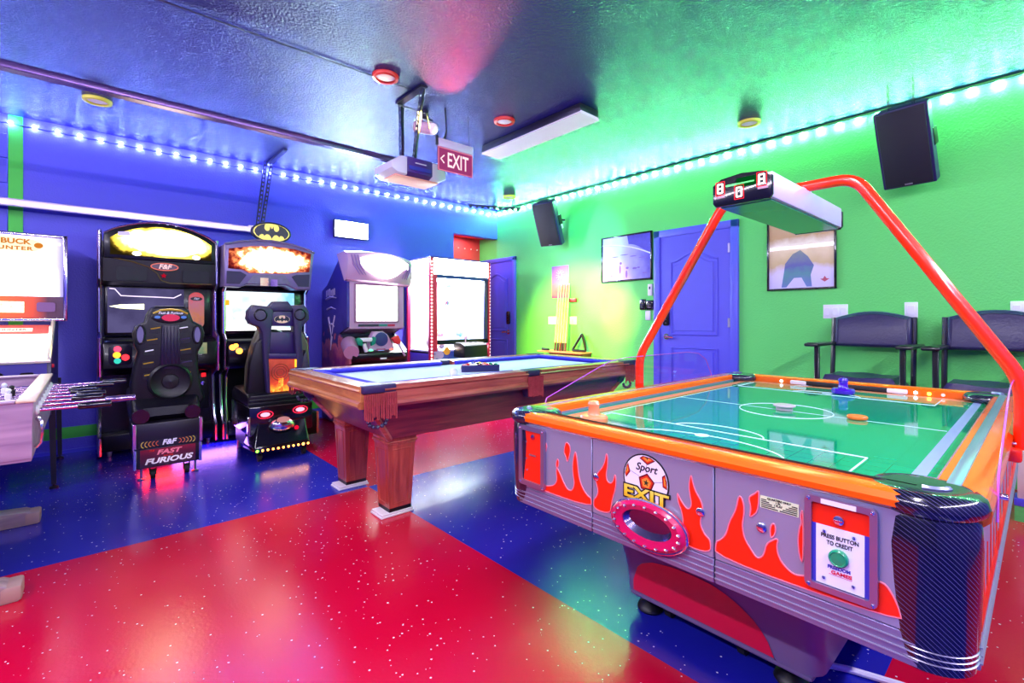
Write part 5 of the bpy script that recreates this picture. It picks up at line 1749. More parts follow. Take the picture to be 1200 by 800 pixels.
def bat_emblem(cx, cz, w, h, y, parent, ymat, nmat):
    """yellow oval with the dark bat outline on it"""
    B().prism(ell(cx, cz, w, h, 36), 'y', y-.002, y).out('emblem_oval', ymat, parent)
    half = [(0, .42), (.045, .46), (.075, .80), (.105, .50), (.13, .30), (.19, .16), (.28, .14), (.36, .24), (.41, .44), (.40, .68), (.34, .91), (.55, .80), (.78, .56), (.93, .18), (.94, -.10), (.84, -.44), (.72, -.62), (.66, -.40), (.57, -.28), (.47, -.30), (.41, -.48), (.36, -.34), (.27, -.24), (.16, -.28), (.07, -.46), (0, -.74)]
    P = [(cx+w*p[0], cz+h*p[1]) for p in half]+[(cx-w*p[0], cz+h*p[1]) for p in half[::-1][1:-1]]
    B().prism(P, 'y', y-.004, y-.002).out('bat_print', nmat, parent)


bat_emblem(1.318, 1.972, .160, .084, 4.955, emb, EY, MATS['emblem_navy'])

# ------------------------------------------------------------------ its seat
BS = pm('bat_seat_violet', (44, 34, 76), .4, bump=.05, bscale=200)
BSD = pm('bat_panel_violet', (40, 14, 88), .4)
t = thing('driving_chair', 'violet-black sculpted driving chair with a glowing fire panel and red tail lamps', 'arcade chair', (1.2, 4.5, 0))
YS = 4.35
LPIL = [(1.127, 1.245), (1.017, 1.257), (0.979, 1.207), (0.973, 1.144), (0.992, 1.102), (1.056, 1.073), (1.081, 1.023), (1.094, 0.809), (1.121, 0.485), (1.147, 0.482), (1.131, 0.807), (1.154, 1.072), (1.167, 1.217)]
RPIL = [(1.304, 1.259), (1.418, 1.262), (1.454, 1.213), (1.461, 1.138), (1.403, 1.074), (1.396, 1.018), (1.410, 0.792), (1.403, 0.484), (1.346, 0.490), (1.350, 0.795), (1.332, 1.071), (1.318, 1.219)]
B().prism(LPIL, 'y', 4.33, 4.45, bev=.012).out('side_pillar', BS, t)
B().prism(RPIL, 'y', 4.33, 4.45, bev=.012).out('side_pillar', BS, t)
B().prism([(1.127, 1.234), (1.174, 1.289), (1.283, 1.292), (1.318, 1.241), (1.318, 1.208), (1.160, 1.206)], 'y', 4.33, 4.44, bev=.01).out('head_crest', BS, t)
hp = B().prism([(1.160, 1.209), (1.325, 1.212), (1.335, 1.078), (1.147, 1.080)], 'y', 4.355, 4.43, bev=.006).out('head_panel', BSD, t)
p = (1.239, 1.137)
bat_emblem(p[0], p[1], .062, .033, 4.352, hp, pm('emblem_pale', (226, 190, 160), .4, emit=.25), MATS['emblem_navy'])
mp_ = B().prism([(1.141, 1.029), (1.335, 1.026), (1.353, 0.802), (1.127, 0.814)], 'y', 4.375, 4.43, bev=.006).out('middle_panel', BSD, t)
B().prism([(1.108, 0.851), (1.382, 0.838), (1.389, 0.789), (1.108, 0.805)], 'y', 4.335, 4.43, bev=.008).out('cross_bar', BSD, t)
B().prism([(1.131, 0.803), (1.353, 0.791), (1.346, 0.487), (1.124, 0.510)], 'y', 4.36, 4.42).out('fire_panel', gradient('fire_print', 'Z', .50, .81, [(0, (255, 190, 60)), (.14, (255, 150, 40)), (.30, (190, 60, 30)), (.6, (130, 32, 26)), (1, (170, 64, 40))], .4, noise=.35, nscale=28, emit=.9), t)
bl_ = B()
random.seed(3)
for i in range(9):
    a = (1.127, 0.513)[0]+.02+i*.022
    bl_.box(a, a+.016, 4.352, 4.36, .505, .525+random.random()*.03+(.09 if i in (3, 4) else 0))
bl_.out('fire_city', em('fire_city', (255, 176, 70), 1.8, (230, 80, 30), 40), t)
p = (1.228, 0.685)
fr = B()
for r_ in (.03, .05, .07): fr.tube([(p[0]+r_*math.cos(2*PI*i/20), 4.357, p[1]+r_*math.sin(2*PI*i/20)) for i in range(21)], .003, 5)
fr.out('fire_ring', pm('ring_brown', (120, 44, 30), .4, emit=.3), t)
B().tube([((1.347, 0.789)[0], 4.34, (1.347, 0.789)[1]), ((1.347, 0.722)[0], 4.34, (1.347, 0.722)[1])], .009, 8).out('side_lamp', em('seat_lamp', (255, 170, 50), 2.2), t)
for p in ((1.067, 1.172), (1.381, 1.178)):
    B().lathe([(.052, 0), (.052, .010), (.044, .014), (.04, .004), (1e-6, .0)], (p[0], 4.335, p[1]), 24, axis=(0, -1, 0)).out('head_speaker', DARKP, t)
# cushion shell showing at both sides, pan
B().prism([(1.092, 1.057), (1.052, 0.955), (1.026, 0.861), (1.000, 0.733), (0.987, 0.445), (1.482, 0.404), (1.504, 0.739), (1.489, 0.919), (1.437, 1.029), (1.400, 0.999), (1.400, 0.783), (1.153, 0.797), (1.153, 1.004)], 'y', 4.44, 4.58, bev=.02, seg=3).out('back_cushion', pm('seat_olive', (84, 80, 62), .45), t)
B().prism([(1.130, 1.006), (1.045, 0.936), (1.000, 0.773), (0.974, 0.440), (1.137, 0.450)], 'y', 4.38, 4.47, bev=.012).out('back_wing', DARKP, t)
B().prism([(1.381, 0.454), (1.484, 0.443), (1.484, 0.705), (1.447, 0.861), (1.410, 0.786)], 'y', 4.38, 4.47, bev=.012).out('back_wing', BS, t)
B().prism([(4.30, .43), (4.30, .50), (4.33, .52), (4.80, .55), (4.86, .50), (4.86, .43)], 'x', .96, 1.46, bev=.02).out('seat_pan', DARKP, t)
for i in range(3): B().box(.965+.008*i, 1.45-.008*i, 4.285+.008*i, 4.34, .425+.028*i, .455+.028*i, bev=.008).out('seat_step', DARKP, t)
B().box(.955, 1.45, 4.225, 4.85, .20, .43, bev=.012).out('seat_base', GBLACK, t)
B().box(.945, .965, 4.215, 4.25, .20, .36, bev=.003, seg=1).out('corner_angle', TMOLD, t)
for p in ((1.073, .362), (1.345, .372)):
    tl = B().lathe([(.052, 0), (.052, .012), (.046, .016), (.042, .008), (1e-6, .008)], (p[0], 4.226, p[1]), 24, axis=(0, -1, 0), sx=1.0, sy=.55).out('tail_lamp', DARKP, t)
    B().ball((p[0], 4.216, p[1]), .036, 14, sz=.5, sy=.3).out('lamp_glow', em('tail_red', (255, 90, 110), 7) if 'tail_red' not in MATS else MATS['tail_red'], tl)
    B().tube([(p[0]+.058*math.cos(a), 4.215, p[1]+.030*math.sin(a)) for a in [2*PI*i/24 for i in range(25)]], .0035, 6).out('lamp_ring', em('tail_ring', (255, 40, 80), 1.6) if 'tail_ring' not in MATS else MATS['tail_ring'], tl)
tail = B()
top = [(1.02, 4.22), (1.39, 4.22), (1.39, 4.36), (1.02, 4.36)]
bot = [(.965, 4.10), (1.385, 4.10), (1.43, 4.36), (.94, 4.36)]
vs = [(p[0], p[1], .30) for p in top]+[(p[0], p[1], .125) for p in bot]+[(p[0], p[1], .085) for p in bot]
fs = [[0, 1, 2, 3], [8, 9, 10, 11]]+[[k*4+i, k*4+(i+1) % 4, (k+1)*4+(i+1) % 4, (k+1)*4+i] for k in range(2) for i in range(4)]
bm = bmesh.new()
bv = [bm.verts.new(v) for v in vs]
for f in fs: bm.faces.new([bv[i] for i in f])
bmesh.ops.bevel(bm, geom=list(bm.edges), offset=.016, segments=3, profile=.5, affect='EDGES')
tail._bm(bm, 0)
tail.out('tail_fairing', GBLACK, t)
dome = B()
dome.T = Matrix.Translation((1.19, 4.185, .268)) @ Matrix.Rotation(math.radians(52), 4, 'X')
dome.lathe([(.098, 0), (.094, .02), (.07, .045), (.035, .06), (1e-6, .064)], (0, 0, 0), 28, sy=.62)
d_ = dome.out('chrome_dome', CHROME, t)
cp = B(dome.T)
cp.prism(ell(0, .015, .05, .026, 18), 'z', .052, .066)
cp.out('dome_cap', pm('dome_peach', (230, 150, 140), .3, emit=.15), d_)
B().ball((1.30, 4.165, .235), .018, 10).out('reflector', em('reflector_red', (230, 10, 50), 1.2), t)
for i in range(11):
    k = i/10
    B().ball((.985+.385*k, 4.096, .104), .0085 if i not in (0, 9) else .011, 8).out('running_lamp', (MATS.get('run_green') or em('run_green', (120, 255, 60), 7)) if i == 0 else (MATS.get('run_orange') or em('run_orange', (255, 150, 60), 12)), t)
for xx in (1.02, 1.36):
    B().cyl((xx-.013, 4.18, .03), (xx+.013, 4.18, .03), .03, n=14).box(xx-.018, xx-.014, 4.16, 4.20, .03, .088).box(xx+.014, xx+.018, 4.16, 4.20, .03, .088).out('castor', RUBBER, t)
B().box(1.40, 1.62, 4.58, 4.845, .06, .27, bev=.008).out('step_box', CABB, t)
B().box(1.605, 1.628, 4.572, 4.60, .07, .272, bev=.003, seg=1).out('step_angle', pm('angle_copper', (226, 150, 110), .25, metal=.8), t)
B().box(.98, 1.38, 4.45, 4.80, .075, .205).out('seat_pedestal', BLACK, t)
for xx in (1.0, 1.36): B().cyl((xx, 4.78, 0), (xx, 4.78, .08), .016, n=10).out('levelling_foot', STEEL, t)
lamp('underglow_violet', 'AREA', (.80, 5.05, .10), 2.2, (.35, .15, 1), (.80, 4.9, 0), .5, .1)
lamp('tail_glow', 'AREA', (1.19, 4.10, .10), 0.5, (1, .5, .15), (1.19, 4.0, 0), .35, .03)

# ------------------------------------------------------------------ light-gun cabinet
GL = pm('gun_lilac', (196, 160, 196), .32, var=.06)
GART = gradient('gun_art', 'Z', 0, 1.5, [(0, (60, 20, 80)), (.42, (140, 40, 110)), (.58, (220, 110, 120)), (.62, (46, 40, 110)), (.8, (70, 60, 150)), (1, (50, 40, 140))], .35, .2, .5, 8)
t = thing('light_gun_cabinet', 'lilac shooting cabinet with sculpted hood, bright screen and two toy guns', 'arcade cabinet', (2.33, 5.1, 0))
prof = [(5.50, .02), (4.85, .02), (4.85, .62), (4.74, .68), (4.74, .80), (5.02, .98), (4.80, 1.06), (4.80, 1.56), (4.78, 1.82), (4.95, 1.83), (5.35, 1.52), (5.50, 1.46)]
for x0, x1 in ((1.995, 2.02), (2.63, 2.655)): B().prism(prof, 'x', x0, x1).out('side_panel', GART if x0 < 2.1 else CABV, t)
B().box(2.02, 2.63, 5.05, 5.49, .04, 1.45).out('cabinet_body', CABV, t)
B().box(2.02, 2.63, 4.86, 5.06, .04, .66).out('lower_body', CABB, t)
sp_ = B()
for y0, z0, y1, z1, r in ((5.36, 1.36, 5.08, 1.37, .016), (5.34, 1.25, 5.10, 1.25, .012), (5.30, 1.16, 5.22, .95, .012), (5.12, 1.18, 5.20, .98, .010), (5.26, 1.08, 5.14, 1.06, .012), (5.20, .95, 5.24, .80, .012)):
    sp_.tube([(1.994, y0, z0), (1.993, (y0+y1)/2, (z0+z1)/2+.02), (1.994, y1, z1)], r, 6, radii=[r, r*.8, r*.3])
sp_.out('side_art_strokes', pm('stroke_pale', (206, 190, 226), .4), t)
tt = B()
for i in range(6):
    tt.box(1.9935, 1.9955, 5.38-.045*i-.034, 5.38-.045*i, 1.39+.012*(i % 2), 1.46+.008*(i % 3), bev=.0008, seg=1)
tt.out('side_title', pm('title_pale', (226, 206, 232), .4), t)
# sculpted hood: bowed front
n = 16
vs, fs = [], []
for i in range(n+1):
    k = i/n
    xx = 1.965+.735*k
    bow = .10*math.sin(PI*k)**.7
    for yy, zz in ((4.80, 1.535-.0*k), (4.755-bow, 1.55), (4.715-bow, 1.62), (4.705-bow, 1.75), (4.73-bow, 1.82+.03*math.sin(PI*k)), (4.80, 1.845+.03*math.sin(PI*k)), (5.0, 1.83)):
        vs.append((xx, yy, zz-.035*k))
m = 7
for i in range(n):
    for j in range(m-1): fs.append([i*m+j, (i+1)*m+j, (i+1)*m+j+1, i*m+j+1])
fs += [list(range(m)), [n*m+j for j in range(m)][::-1]]
hood = B().add(vs, fs).out('marquee_hood', GL, t)


def hoodp(x, z, off=.008):
    k = (x-1.965)/.735
    return (x, 4.705-.10*math.sin(PI*max(0.01, min(.99, k)))**.7-off, z-.035*k)


vs, fs = [], []
for i in range(13):
    k = i/12
    xx = 2.07+.55*k
    zt = 1.80+.035*math.sin(PI*k)-.03*(1-math.sin(PI*k))
    zb = 1.71-.13*math.sin(PI*min(1, k*1.15))**.8
    for j in range(5): vs.append(hoodp(xx, zb+(zt-zb)*j/4))
for i in range(12):
    for j in range(4): fs.append([i*5+j, (i+1)*5+j, (i+1)*5+j+1, i*5+j+1])
B().add(vs, fs).out('marquee_lens', em('gun_marquee', (255, 255, 226), 9, (255, 226, 150), 4, .3, .45), hood)
for s, xs_ in ((1, (1.99, 2.02, 2.05)), (-1, (2.67, 2.64, 2.61))):
    for i, xx in enumerate(xs_):
        B().tube([hoodp(xx, 1.80, .002), hoodp(xx+s*.02, 1.70, .006), hoodp(xx+s*.075, 1.60, .006)], .008, 6, radii=[.005, .011, .004]).out('hood_fin', MATS.get('fin_mauve') or pm('fin_mauve', (150, 110, 176), .3), hood)
B().prism(ell(2.655, 1.725, .02, .028, 12), 'y', 4.672, 4.70).out('hood_gem', em('gem_green', (70, 220, 120), 1.0), hood)
# monitor
B().prism([(4.80, 1.04), (4.79, 1.06), (4.79, 1.545), (5.05, 1.545), (5.05, .98)], 'x', 2.02, 2.64).out('monitor_case', GL, t)
B().box(2.065, 2.575, 4.778, 4.795, 1.10, 1.515, bev=.01).out('monitor_bezel', pm('bezel_mauve', (150, 116, 140), .4), t)
B().box(2.085, 2.555, 4.772, 4.779, 1.122, 1.498, bev=.003).out('screen', em('gun_screen', (255, 255, 255), 8, (214, 240, 246), 5, .30, .42), t)
for x0, x1, c in ((2.11, 2.34, (40, 36, 60)), (2.345, 2.44, (40, 130, 120)), (2.445, 2.53, (190, 40, 80))):
    B().prism(rrect(x0, x1, 1.062, 1.086, .004), 'y', 4.784, 4.79).out('caption_strip', pm('caption_%d' % c[0], c, .4), t)
# control deck
B().prism([(4.72, .70), (4.70, .74), (4.71, .78), (4.98, .95), (5.06, .95), (5.06, .64), (4.86, .64)], 'x', 2.015, 2.64, bev=.008).out('control_deck', CABB, t)
dk = B().prism([(2.19, .74), (2.50, .74), (2.52, .82), (2.44, .97), (2.38, 1.01), (2.28, 1.01), (2.24, .94)], 'y', 4.76, 4.86, bev=.02).out('console', GL, t)
B().lathe([(.075, 0), (.075, .006), (1e-6, .008)], (2.355, 4.758, .925), 28, axis=(0, -1, 0)).out('console_speaker', pm('console_blue', (46, 50, 120), .4), dk)
B().box(2.30, 2.40, 4.75, 4.76, .765, .825, bev=.003).out('console_display', pm('display_frame', (170, 60, 110), .4), dk)
B().box(2.315, 2.385, 4.747, 4.751, .785, .808).out('display_glow', em('display_blue', (150, 180, 255), 1.2), dk)
for xx, c, s in ((2.235, (120, 255, 190), 1.8), (2.475, (255, 130, 120), 1.5)):
    B().lathe([(.030, 0), (.030, .008), (.022, .014), (1e-6, .016)], (xx, 4.76, .795), 18, axis=(0, -1, 0)).out('start_button', em('gun_start_%d' % c[0], c, s), dk)
B().cyl((2.0, 4.70, .80), (2.06, 4.90, .88), .075, .085, 20).out('holster', pm('holster_mauve', (190, 140, 176), .35), t)
gun = B().box(2.10, 2.23, 4.70, 4.74, .905, .945, bev=.008).cyl((2.14, 4.72, .885), (2.17, 4.72, .80), .022, n=10)
g_ = gun.out('toy_gun', WHITE, t)
TEAL = pm('gun_teal', (0, 140, 110), .35)
B().prism([(2.05, .93), (2.08, .95), (2.12, .92), (2.12, .86), (2.08, .87)], 'y', 4.695, 4.745, bev=.006).prism([(2.22, .86), (2.22, .91), (2.245, .955), (2.27, .945), (2.26, .88)], 'y', 4.695, 4.745, bev=.006).out('gun_trim', TEAL, g_)
g_ = B().prism([(2.455, .93), (2.53, .965), (2.56, .90), (2.55, .86), (2.49, .88)], 'y', 4.695, 4.745, bev=.01).out('toy_gun', pm('gun_red', (224, 40, 50), .35), t)
B().tube([(2.53, 4.70, .87), (2.56, 4.68, .80), (2.60, 4.69, .74)], .012, 8).out('gun_cable', GL, g_)
B().box(2.315, 2.385, 4.694, 4.702, .715, .73).out('deck_label', WHITE, t)

# ------------------------------------------------------------------ claw machine
RC = pm('claw_red', (214, 24, 66), .3, coat=.3)
CW = pm('claw_white', (236, 236, 250), .4)
X0, X1, Y0, Y1, ZT = 3.07, 4.0, 4.92, 5.50, 1.90
t = thing('claw_machine', 'white glowing claw machine with red bulb-studded corner posts', 'claw machine', ((X0+X1)/2, 5.2, 0))
B().box(X0+.03, X1-.03, Y0+.03, Y1, .05, .74).out('base_cabinet', gradient('claw_blue', 'X', -.45, .45, [(0, (120, 90, 200)), (.4, (60, 110, 210)), (1, (40, 130, 220))], .35, .2, .5, 10), t)
B().box(X0+.03, X1-.03, Y0+.03, Y1, 1.665, ZT-.01).out('header_box', CW, t)
B().box(X0+.02, X1-.02, Y0+.012, Y0+.03, 1.69, ZT-.015).out('header_panel', em('header_glow', (255, 255, 255), 26, (240, 252, 255), 3), t)
B().box(X0+.012, X0+.03, Y0+.05, Y1-.02, 1.69, ZT-.015).out('header_panel', em('header_side', (246, 252, 255), 10), t)
B().box(X0, X1, Y0, Y1, ZT-.012, ZT+.005, bev=.003).out('top_cap', pm('claw_cap', (70, 60, 160), .35), t)
B().box(X0+.03, X1-.03, Y0+.01, Y0+.04, 1.645, 1.69).out('header_rail', pm('header_rail', (50, 56, 140), .35), t)
B().box(X0+.03, X1-.03, Y0+.01, Y0+.04, .83, .885).out('window_sill', CABB, t)
B().box(X1-.09, X1-.04, Y0+.01, Y0+.04, .85, 1.66).out('window_stile', pm('stile_navy', (40, 38, 90), .35), t)
# cab: rear wall, floor, lit ceiling, side and front glass
B().box(X0+.04, X1-.04, Y1-.02, Y1, .74, 1.665).out('cab_back', CW, t)
B().box(X1-.04, X1-.03, Y0+.04, Y1, .74, 1.665).out('cab_side', CW, t)
B().box(X0+.03, X1-.03, Y0+.04, Y1, .72, .76).out('cab_floor', CW, t)
B().box(X0+.06, X1-.06, Y0+.08, Y1-.05, 1.64, 1.664).out('cab_lamp', em('cab_lamp', (240, 250, 255), 130), t)
B().box(X0+.06, X1-.06, Y0+.045, Y0+.065, .765, .785).out('cab_floor_lamp', em('cab_lamp_low', (255, 240, 236), 25), t)
CG = clear('cab_glass', (252, 254, 255), (255, 255, 255), .1)
B().box(X0+.06, X1-.09, Y0+.02, Y0+.026, .885, 1.645).out('front_glass', CG, t)
B().box(X0+.015, X0+.021, Y0+.06, Y1-.03, .76, 1.665).out('side_glass', CG, t)
# prizes and claw
for i, (a, b_, r, c, lb) in enumerate(((3.25, 5.14, .09, (250, 204, 176), 'peach plush prize at the left inside the glowing claw machine'), (3.47, 5.34, .09, (240, 180, 190), 'pink plush prize at the back middle of the claw machine'), (3.78, 5.34, .085, (200, 216, 246), 'pale blue plush prize behind the chute of the claw machine'))):
    pz = B().ball((a, b_, .7605+r), r, 14).ball((a, b_-.02, .76+r*2.25), r*.62, 12).ball((a-.05, b_-.02, .76+r*2.8), r*.25, 8).ball((a+.05, b_-.02, .76+r*2.8), r*.25, 8)
    tag(recentre(pz.out('plush_prize', pm('plush_%d' % i, c, .9, bump=.3, bscale=120))), lb, 'plush toy', 'plush prizes in the claw machine')
B().box(3.60, 3.615, 5.05, 5.35, .76, 1.25).box(3.60, 3.86, 5.05, 5.06, .76, 1.25).out('chute_wall', clear('chute_acrylic', (226, 232, 250), (255, 255, 255), .1), t)
cl = B().box(3.1, 3.95, 5.19, 5.21, 1.60, 1.625).box(3.46, 3.54, 5.16, 5.24, 1.56, 1.615).cyl((3.5, 5.2, 1.36), (3.5, 5.2, 1.56), .006)
cl.cyl((3.5, 5.2, 1.33), (3.5, 5.2, 1.38), .03)
for i in range(3):
    a = 2*PI*i/3
    cl.tube([(3.5, 5.2, 1.34), (3.5+.07*math.cos(a), 5.2+.07*math.sin(a), 1.31), (3.5+.075*math.cos(a), 5.2+.075*math.sin(a), 1.25), (3.5+.03*math.cos(a), 5.2+.03*math.sin(a), 1.21)], .006, 6)
cl.out('claw', CHROME, t)
# corner posts with bulbs
for (px_, py_) in ((X0, Y0), (X1-.03, Y0), (X0, Y1-.04)):
    ps = B().box(px_, px_+(.05 if px_ < 3.5 else .03), py_, py_+.045, .05, ZT-.01, bev=.004).out('corner_post', RC, t)
    if py_ < 5:
        b0 = None
        for i in range(30):
            zz = .62+i*.042
            if b0 is None: b0 = B().ball((px_+(.018 if px_ < 3.5 else .024), py_-.001, zz), .0125 if px_ < 3.5 else .007, 8).out('post_bulb', em('bulb_pink', (255, 226, 232), 3.0) if 'bulb_pink' not in MATS else MATS['bulb_pink'], ps)
            else: rep(b0, 'post_bulb', ps, (0, 0, i*.042))
B().box(X0+.05, X0+.10, Y0+.005, Y0+.03, .75, 1.69).out('post_strip', RC, t)
# controls and art on the base
cb = B().prism([(4.72, .67), (4.72, .815), (4.80, .845), (4.95, .845), (4.95, .67)], 'x', 3.43, 3.79, bev=.006).out('control_box', BLACK, t)
B().prism([(4.735, .823), (4.79, .849), (4.935, .849), (4.935, .846), (4.80, .844), (4.735, .818)], 'x', 3.45, 3.775).out('control_plate', em('control_plate', (250, 250, 255), 1.0), cb)
B().cyl((3.54, 4.85, .845), (3.54, 4.85, .90), .007).ball((3.54, 4.85, .918), .026, 14).out('joystick', pm('stick_pink', (240, 190, 220), .25, coat=.4), cb)
for xx in (3.62, 3.70): B().lathe([(.016, 0), (.016, .008), (1e-6, .011)], (xx, 4.85, .847), 12).out('push_button', DARKSTEEL, cb)
B().prism(ell(3.325, .745, .047, .047, 20), 'y', Y0+.022, Y0+.03).out('art_ball', pm('art_orange', (244, 170, 60), .4, emit=.2), t)
b = B()
for a, c, r in ((3.16, .76, .05), (3.22, .70, .06), (3.25, .80, .035), (3.14, .68, .04)): b.prism(ell(a, c, r, r*.8, 14), 'y', Y0+.024, Y0+.03)
b.out('art_clouds', pm('art_lilac', (206, 180, 232), .4), t)
b = B()
random.seed(5)
for i in range(9): b.prism(ell(3.86+random.random()*.09, .66+random.random()*.17, .012, .009, 8), 'y', Y0+.024, Y0+.03)
b.out('art_bubbles', pm('art_sky', (150, 210, 255), .4), t)

# ------------------------------------------------------------------ pinball machine
PBX0, PBX1 = -.86, -.185
t = thing('pinball_machine', 'pinball machine with a tall lit backbox at the left edge', 'pinball machine', (-.52, 4.9, 0))
B().box(-.93, -.128, 4.965, 5.40, 1.125, 1.765, bev=.006).out('backbox', CABB, t)
bf = B()
for x0, x1, z0, z1 in ((-.93, -.120, 1.745, 1.768), (-.93, -.120, 1.122, 1.145), (-.143, -.118, 1.122, 1.768), (-.935, -.91, 1.122, 1.768)):
    bf.box(x0, x1, 4.945, 4.975, z0, z1, bev=.005)
bf.out('backbox_frame', TMOLD, t)
tr = B().box(-.91, -.143, 4.955, 4.966, 1.305, 1.745).out('backglass', gradient('backglass_violet', 'X', 0, .39, [(0, (255, 250, 236)), (.72, (240, 236, 255)), (1, (96, 84, 160))], .3, emit=1.1), t)
gp_ = [(-.91, 1.31), (-.165, 1.31), (-.17, 1.50), (-.20, 1.56), (-.26, 1.60), (-.30, 1.645), (-.34, 1.655), (-.45, 1.66), (-.91, 1.67)]
B().prism(gp_, 'y', 4.951, 4.955).out('backglass_glow', em('backglass_white', (255, 255, 250), 7, (255, 250, 226), 3, .2, .3), tr)
tp_ = [(-.91, 1.625), (-.30, 1.632), (-.262, 1.655), (-.245, 1.68), (-.255, 1.705), (-.30, 1.722), (-.42, 1.735), (-.91, 1.738)]
B().prism(tp_, 'y', 4.950, 4.954).out('title_board', em('title_cream', (255, 244, 206), 1.25), tr)
TO = em('title_orange', (236, 140, 50), .9)
text('BIG BUCK', (-.445, 4.9495, 1.70), .050, RY, UZ, TO, 'lettering', tr, bold=.002, width=.26)
text('HUNTER', (-.415, 4.9495, 1.652), .036, RY, UZ, TO, 'lettering', tr, bold=.0012, width=.22, space=1.15)
B().prism(ell(-.275, 1.68, .024, .02, 14), 'y', 4.946, 4.950).out('title_target', TO, tr)
B().box(-.215, -.155, 4.951, 4.956, 1.69, 1.712).out('glass_label', em('label_white', (255, 240, 226), 1.4), tr)
dp = B().box(-.91, -.143, 4.957, 4.968, 1.145, 1.305).out('display_panel', gradient('display_brown', 'X', 0, .39, [(0, (236, 100, 40)), (.55, (200, 70, 40)), (.75, (80, 40, 60)), (1, (66, 40, 70))], .4, emit=.45), t)
B().box(-.62, -.35, 4.951, 4.957, 1.185, 1.265).out('dot_display', em('dot_display', (255, 246, 220), 2.6, (255, 214, 150), 60, .4, .5), dp)
B().box(-.91, -.635, 4.951, 4.957, 1.185, 1.245).out('display_print', em('display_print', (246, 120, 90), .8), dp)
B().prism(rrect(-.285, -.185, 1.192, 1.262, .015), 'y', 4.949, 4.957).out('speaker_grille', pm('grille_mauve', (126, 84, 140), .5), dp)
# cabinet: steep playfield under glass, front with coin door
prof = [(4.40, .50), (4.40, .845), (4.42, .875), (4.95, 1.115), (5.42, 1.12), (5.42, .56)]
for x0, x1 in ((PBX0, PBX0+.022), (PBX1-.022, PBX1)): B().prism(prof, 'x', x0, x1).out('side_board', pm('pin_side', (44, 36, 80), .35) if 'pin_side' not in MATS else MATS['pin_side'], t)
for x0, x1 in ((PBX0-.004, PBX0+.026), (PBX1-.026, PBX1+.004)): B().tube([((x0+x1)/2, 4.40, .86), ((x0+x1)/2, 4.42, .882), ((x0+x1)/2, 4.95, 1.122)], .013, 8).out('side_rail', pm('rail_cream', (236, 220, 200), .25, metal=.5) if 'rail_cream' not in MATS else MATS['rail_cream'], t)
B().add([(PBX0+.022, 4.45, .872), (PBX1-.022, 4.45, .872), (PBX1-.022, 4.92, 1.085), (PBX0+.022, 4.92, 1.085), (PBX0+.022, 4.45, .85), (PBX1-.022, 4.45, .85), (PBX1-.022, 4.92, 1.06), (PBX0+.022, 4.92, 1.06)], [[0, 1, 2, 3], [7, 6, 5, 4], [0, 4, 5, 1], [1, 5, 6, 2], [2, 6, 7, 3], [3, 7, 4, 0]]).out('playfield', em('playfield_glow', (255, 250, 232), 5, (255, 222, 190), 8, .34, .46), t)
ap = B().add([(PBX0+.03, 4.80, 1.031), (PBX1-.03, 4.80, 1.031), (PBX1-.03, 4.93, 1.092), (PBX0+.03, 4.93, 1.092), (PBX0+.03, 4.80, 1.034), (PBX1-.03, 4.80, 1.034), (PBX1-.03, 4.93, 1.095), (PBX0+.03, 4.93, 1.095)], [[4, 5, 6, 7], [0, 1, 5, 4], [1, 2, 6, 5], [2, 3, 7, 6], [3, 0, 4, 7]]).out('playfield_apron', pm('apron_red', (206, 80, 70), .4, emit=.25, var=.3, vscale=20), t)
sl = Vector((0, .13, .061)).normalized()
pn = B()
vs = []
for xx, s_ in ((PBX0+.03, .035), (-.30, .035), (-.30, .085), (PBX0+.03, .085)):
    for h in (.0035, .006):
        q = Vector((xx, 4.80, 1.031))+sl*s_
        vs.append((q.x, q.y-.0*h, q.z+h))
pn.add(vs, [[1, 3, 5, 7], [0, 2, 3, 1], [2, 4, 5, 3], [4, 6, 7, 5], [6, 0, 1, 7]])
pn.out('apron_card', em('apron_card', (255, 250, 236), 1.6), ap)
text('BUCK HUNTER', (-.45, 4.852, 1.0625), .034, RY, tuple(sl), pm('card_ink', (150, 110, 100), .5), 'lettering', ap, bold=.001, width=.24)
B().box(PBX0, PBX1, 4.385, 4.425, .845, .872, bev=.008).out('lockdown_bar', MATS['rail_cream'], t)
B().box(PBX0+.02, PBX1-.02, 4.395, 4.415, .50, .85).out('front_board', pm('pin_front', (70, 60, 150), .4), t)
B().prism(rrect(-.63, -.40, .58, .80, .03), 'y', 4.385, 4.396).out('coin_door', CABB, t)
B().prism(rrect(-.33, -.265, .72, .79, .012), 'y', 4.385, 4.396).out('start_plate', CABB, t)
B().box(-.52, -.47, 4.378, 4.386, .735, .765).out('coin_lamp', em('coin_amber', (255, 200, 90), 2.2), t)
B().lathe([(.013, 0), (.013, .010), (1e-6, .013)], (PBX1, 4.50, .82), 12, axis=(1, 0, 0)).out('flipper_button', pm('flipper_red', (220, 30, 60), .3, emit=.2), t)
B().box(PBX0+.022, PBX1-.022, 4.40, 5.42, .50, .515).out('cabinet_floor', CABB, t)
for lx, s_ in ((PBX0, -1), (PBX1, 1)):
    for ly in (4.44, 5.36):
        B().tube([(lx, ly, .66), (lx+s_*.012, ly, .03)], .022, 4, radii=[.026, .018]).lathe([(.024, 0), (.024, .012), (.008, .02), (.008, .05)], (lx+s_*.012, ly, 0), 12).out('leg', pm('pin_leg', (20, 17, 26), .35) if 'pin_leg' not in MATS else MATS['pin_leg'], t)

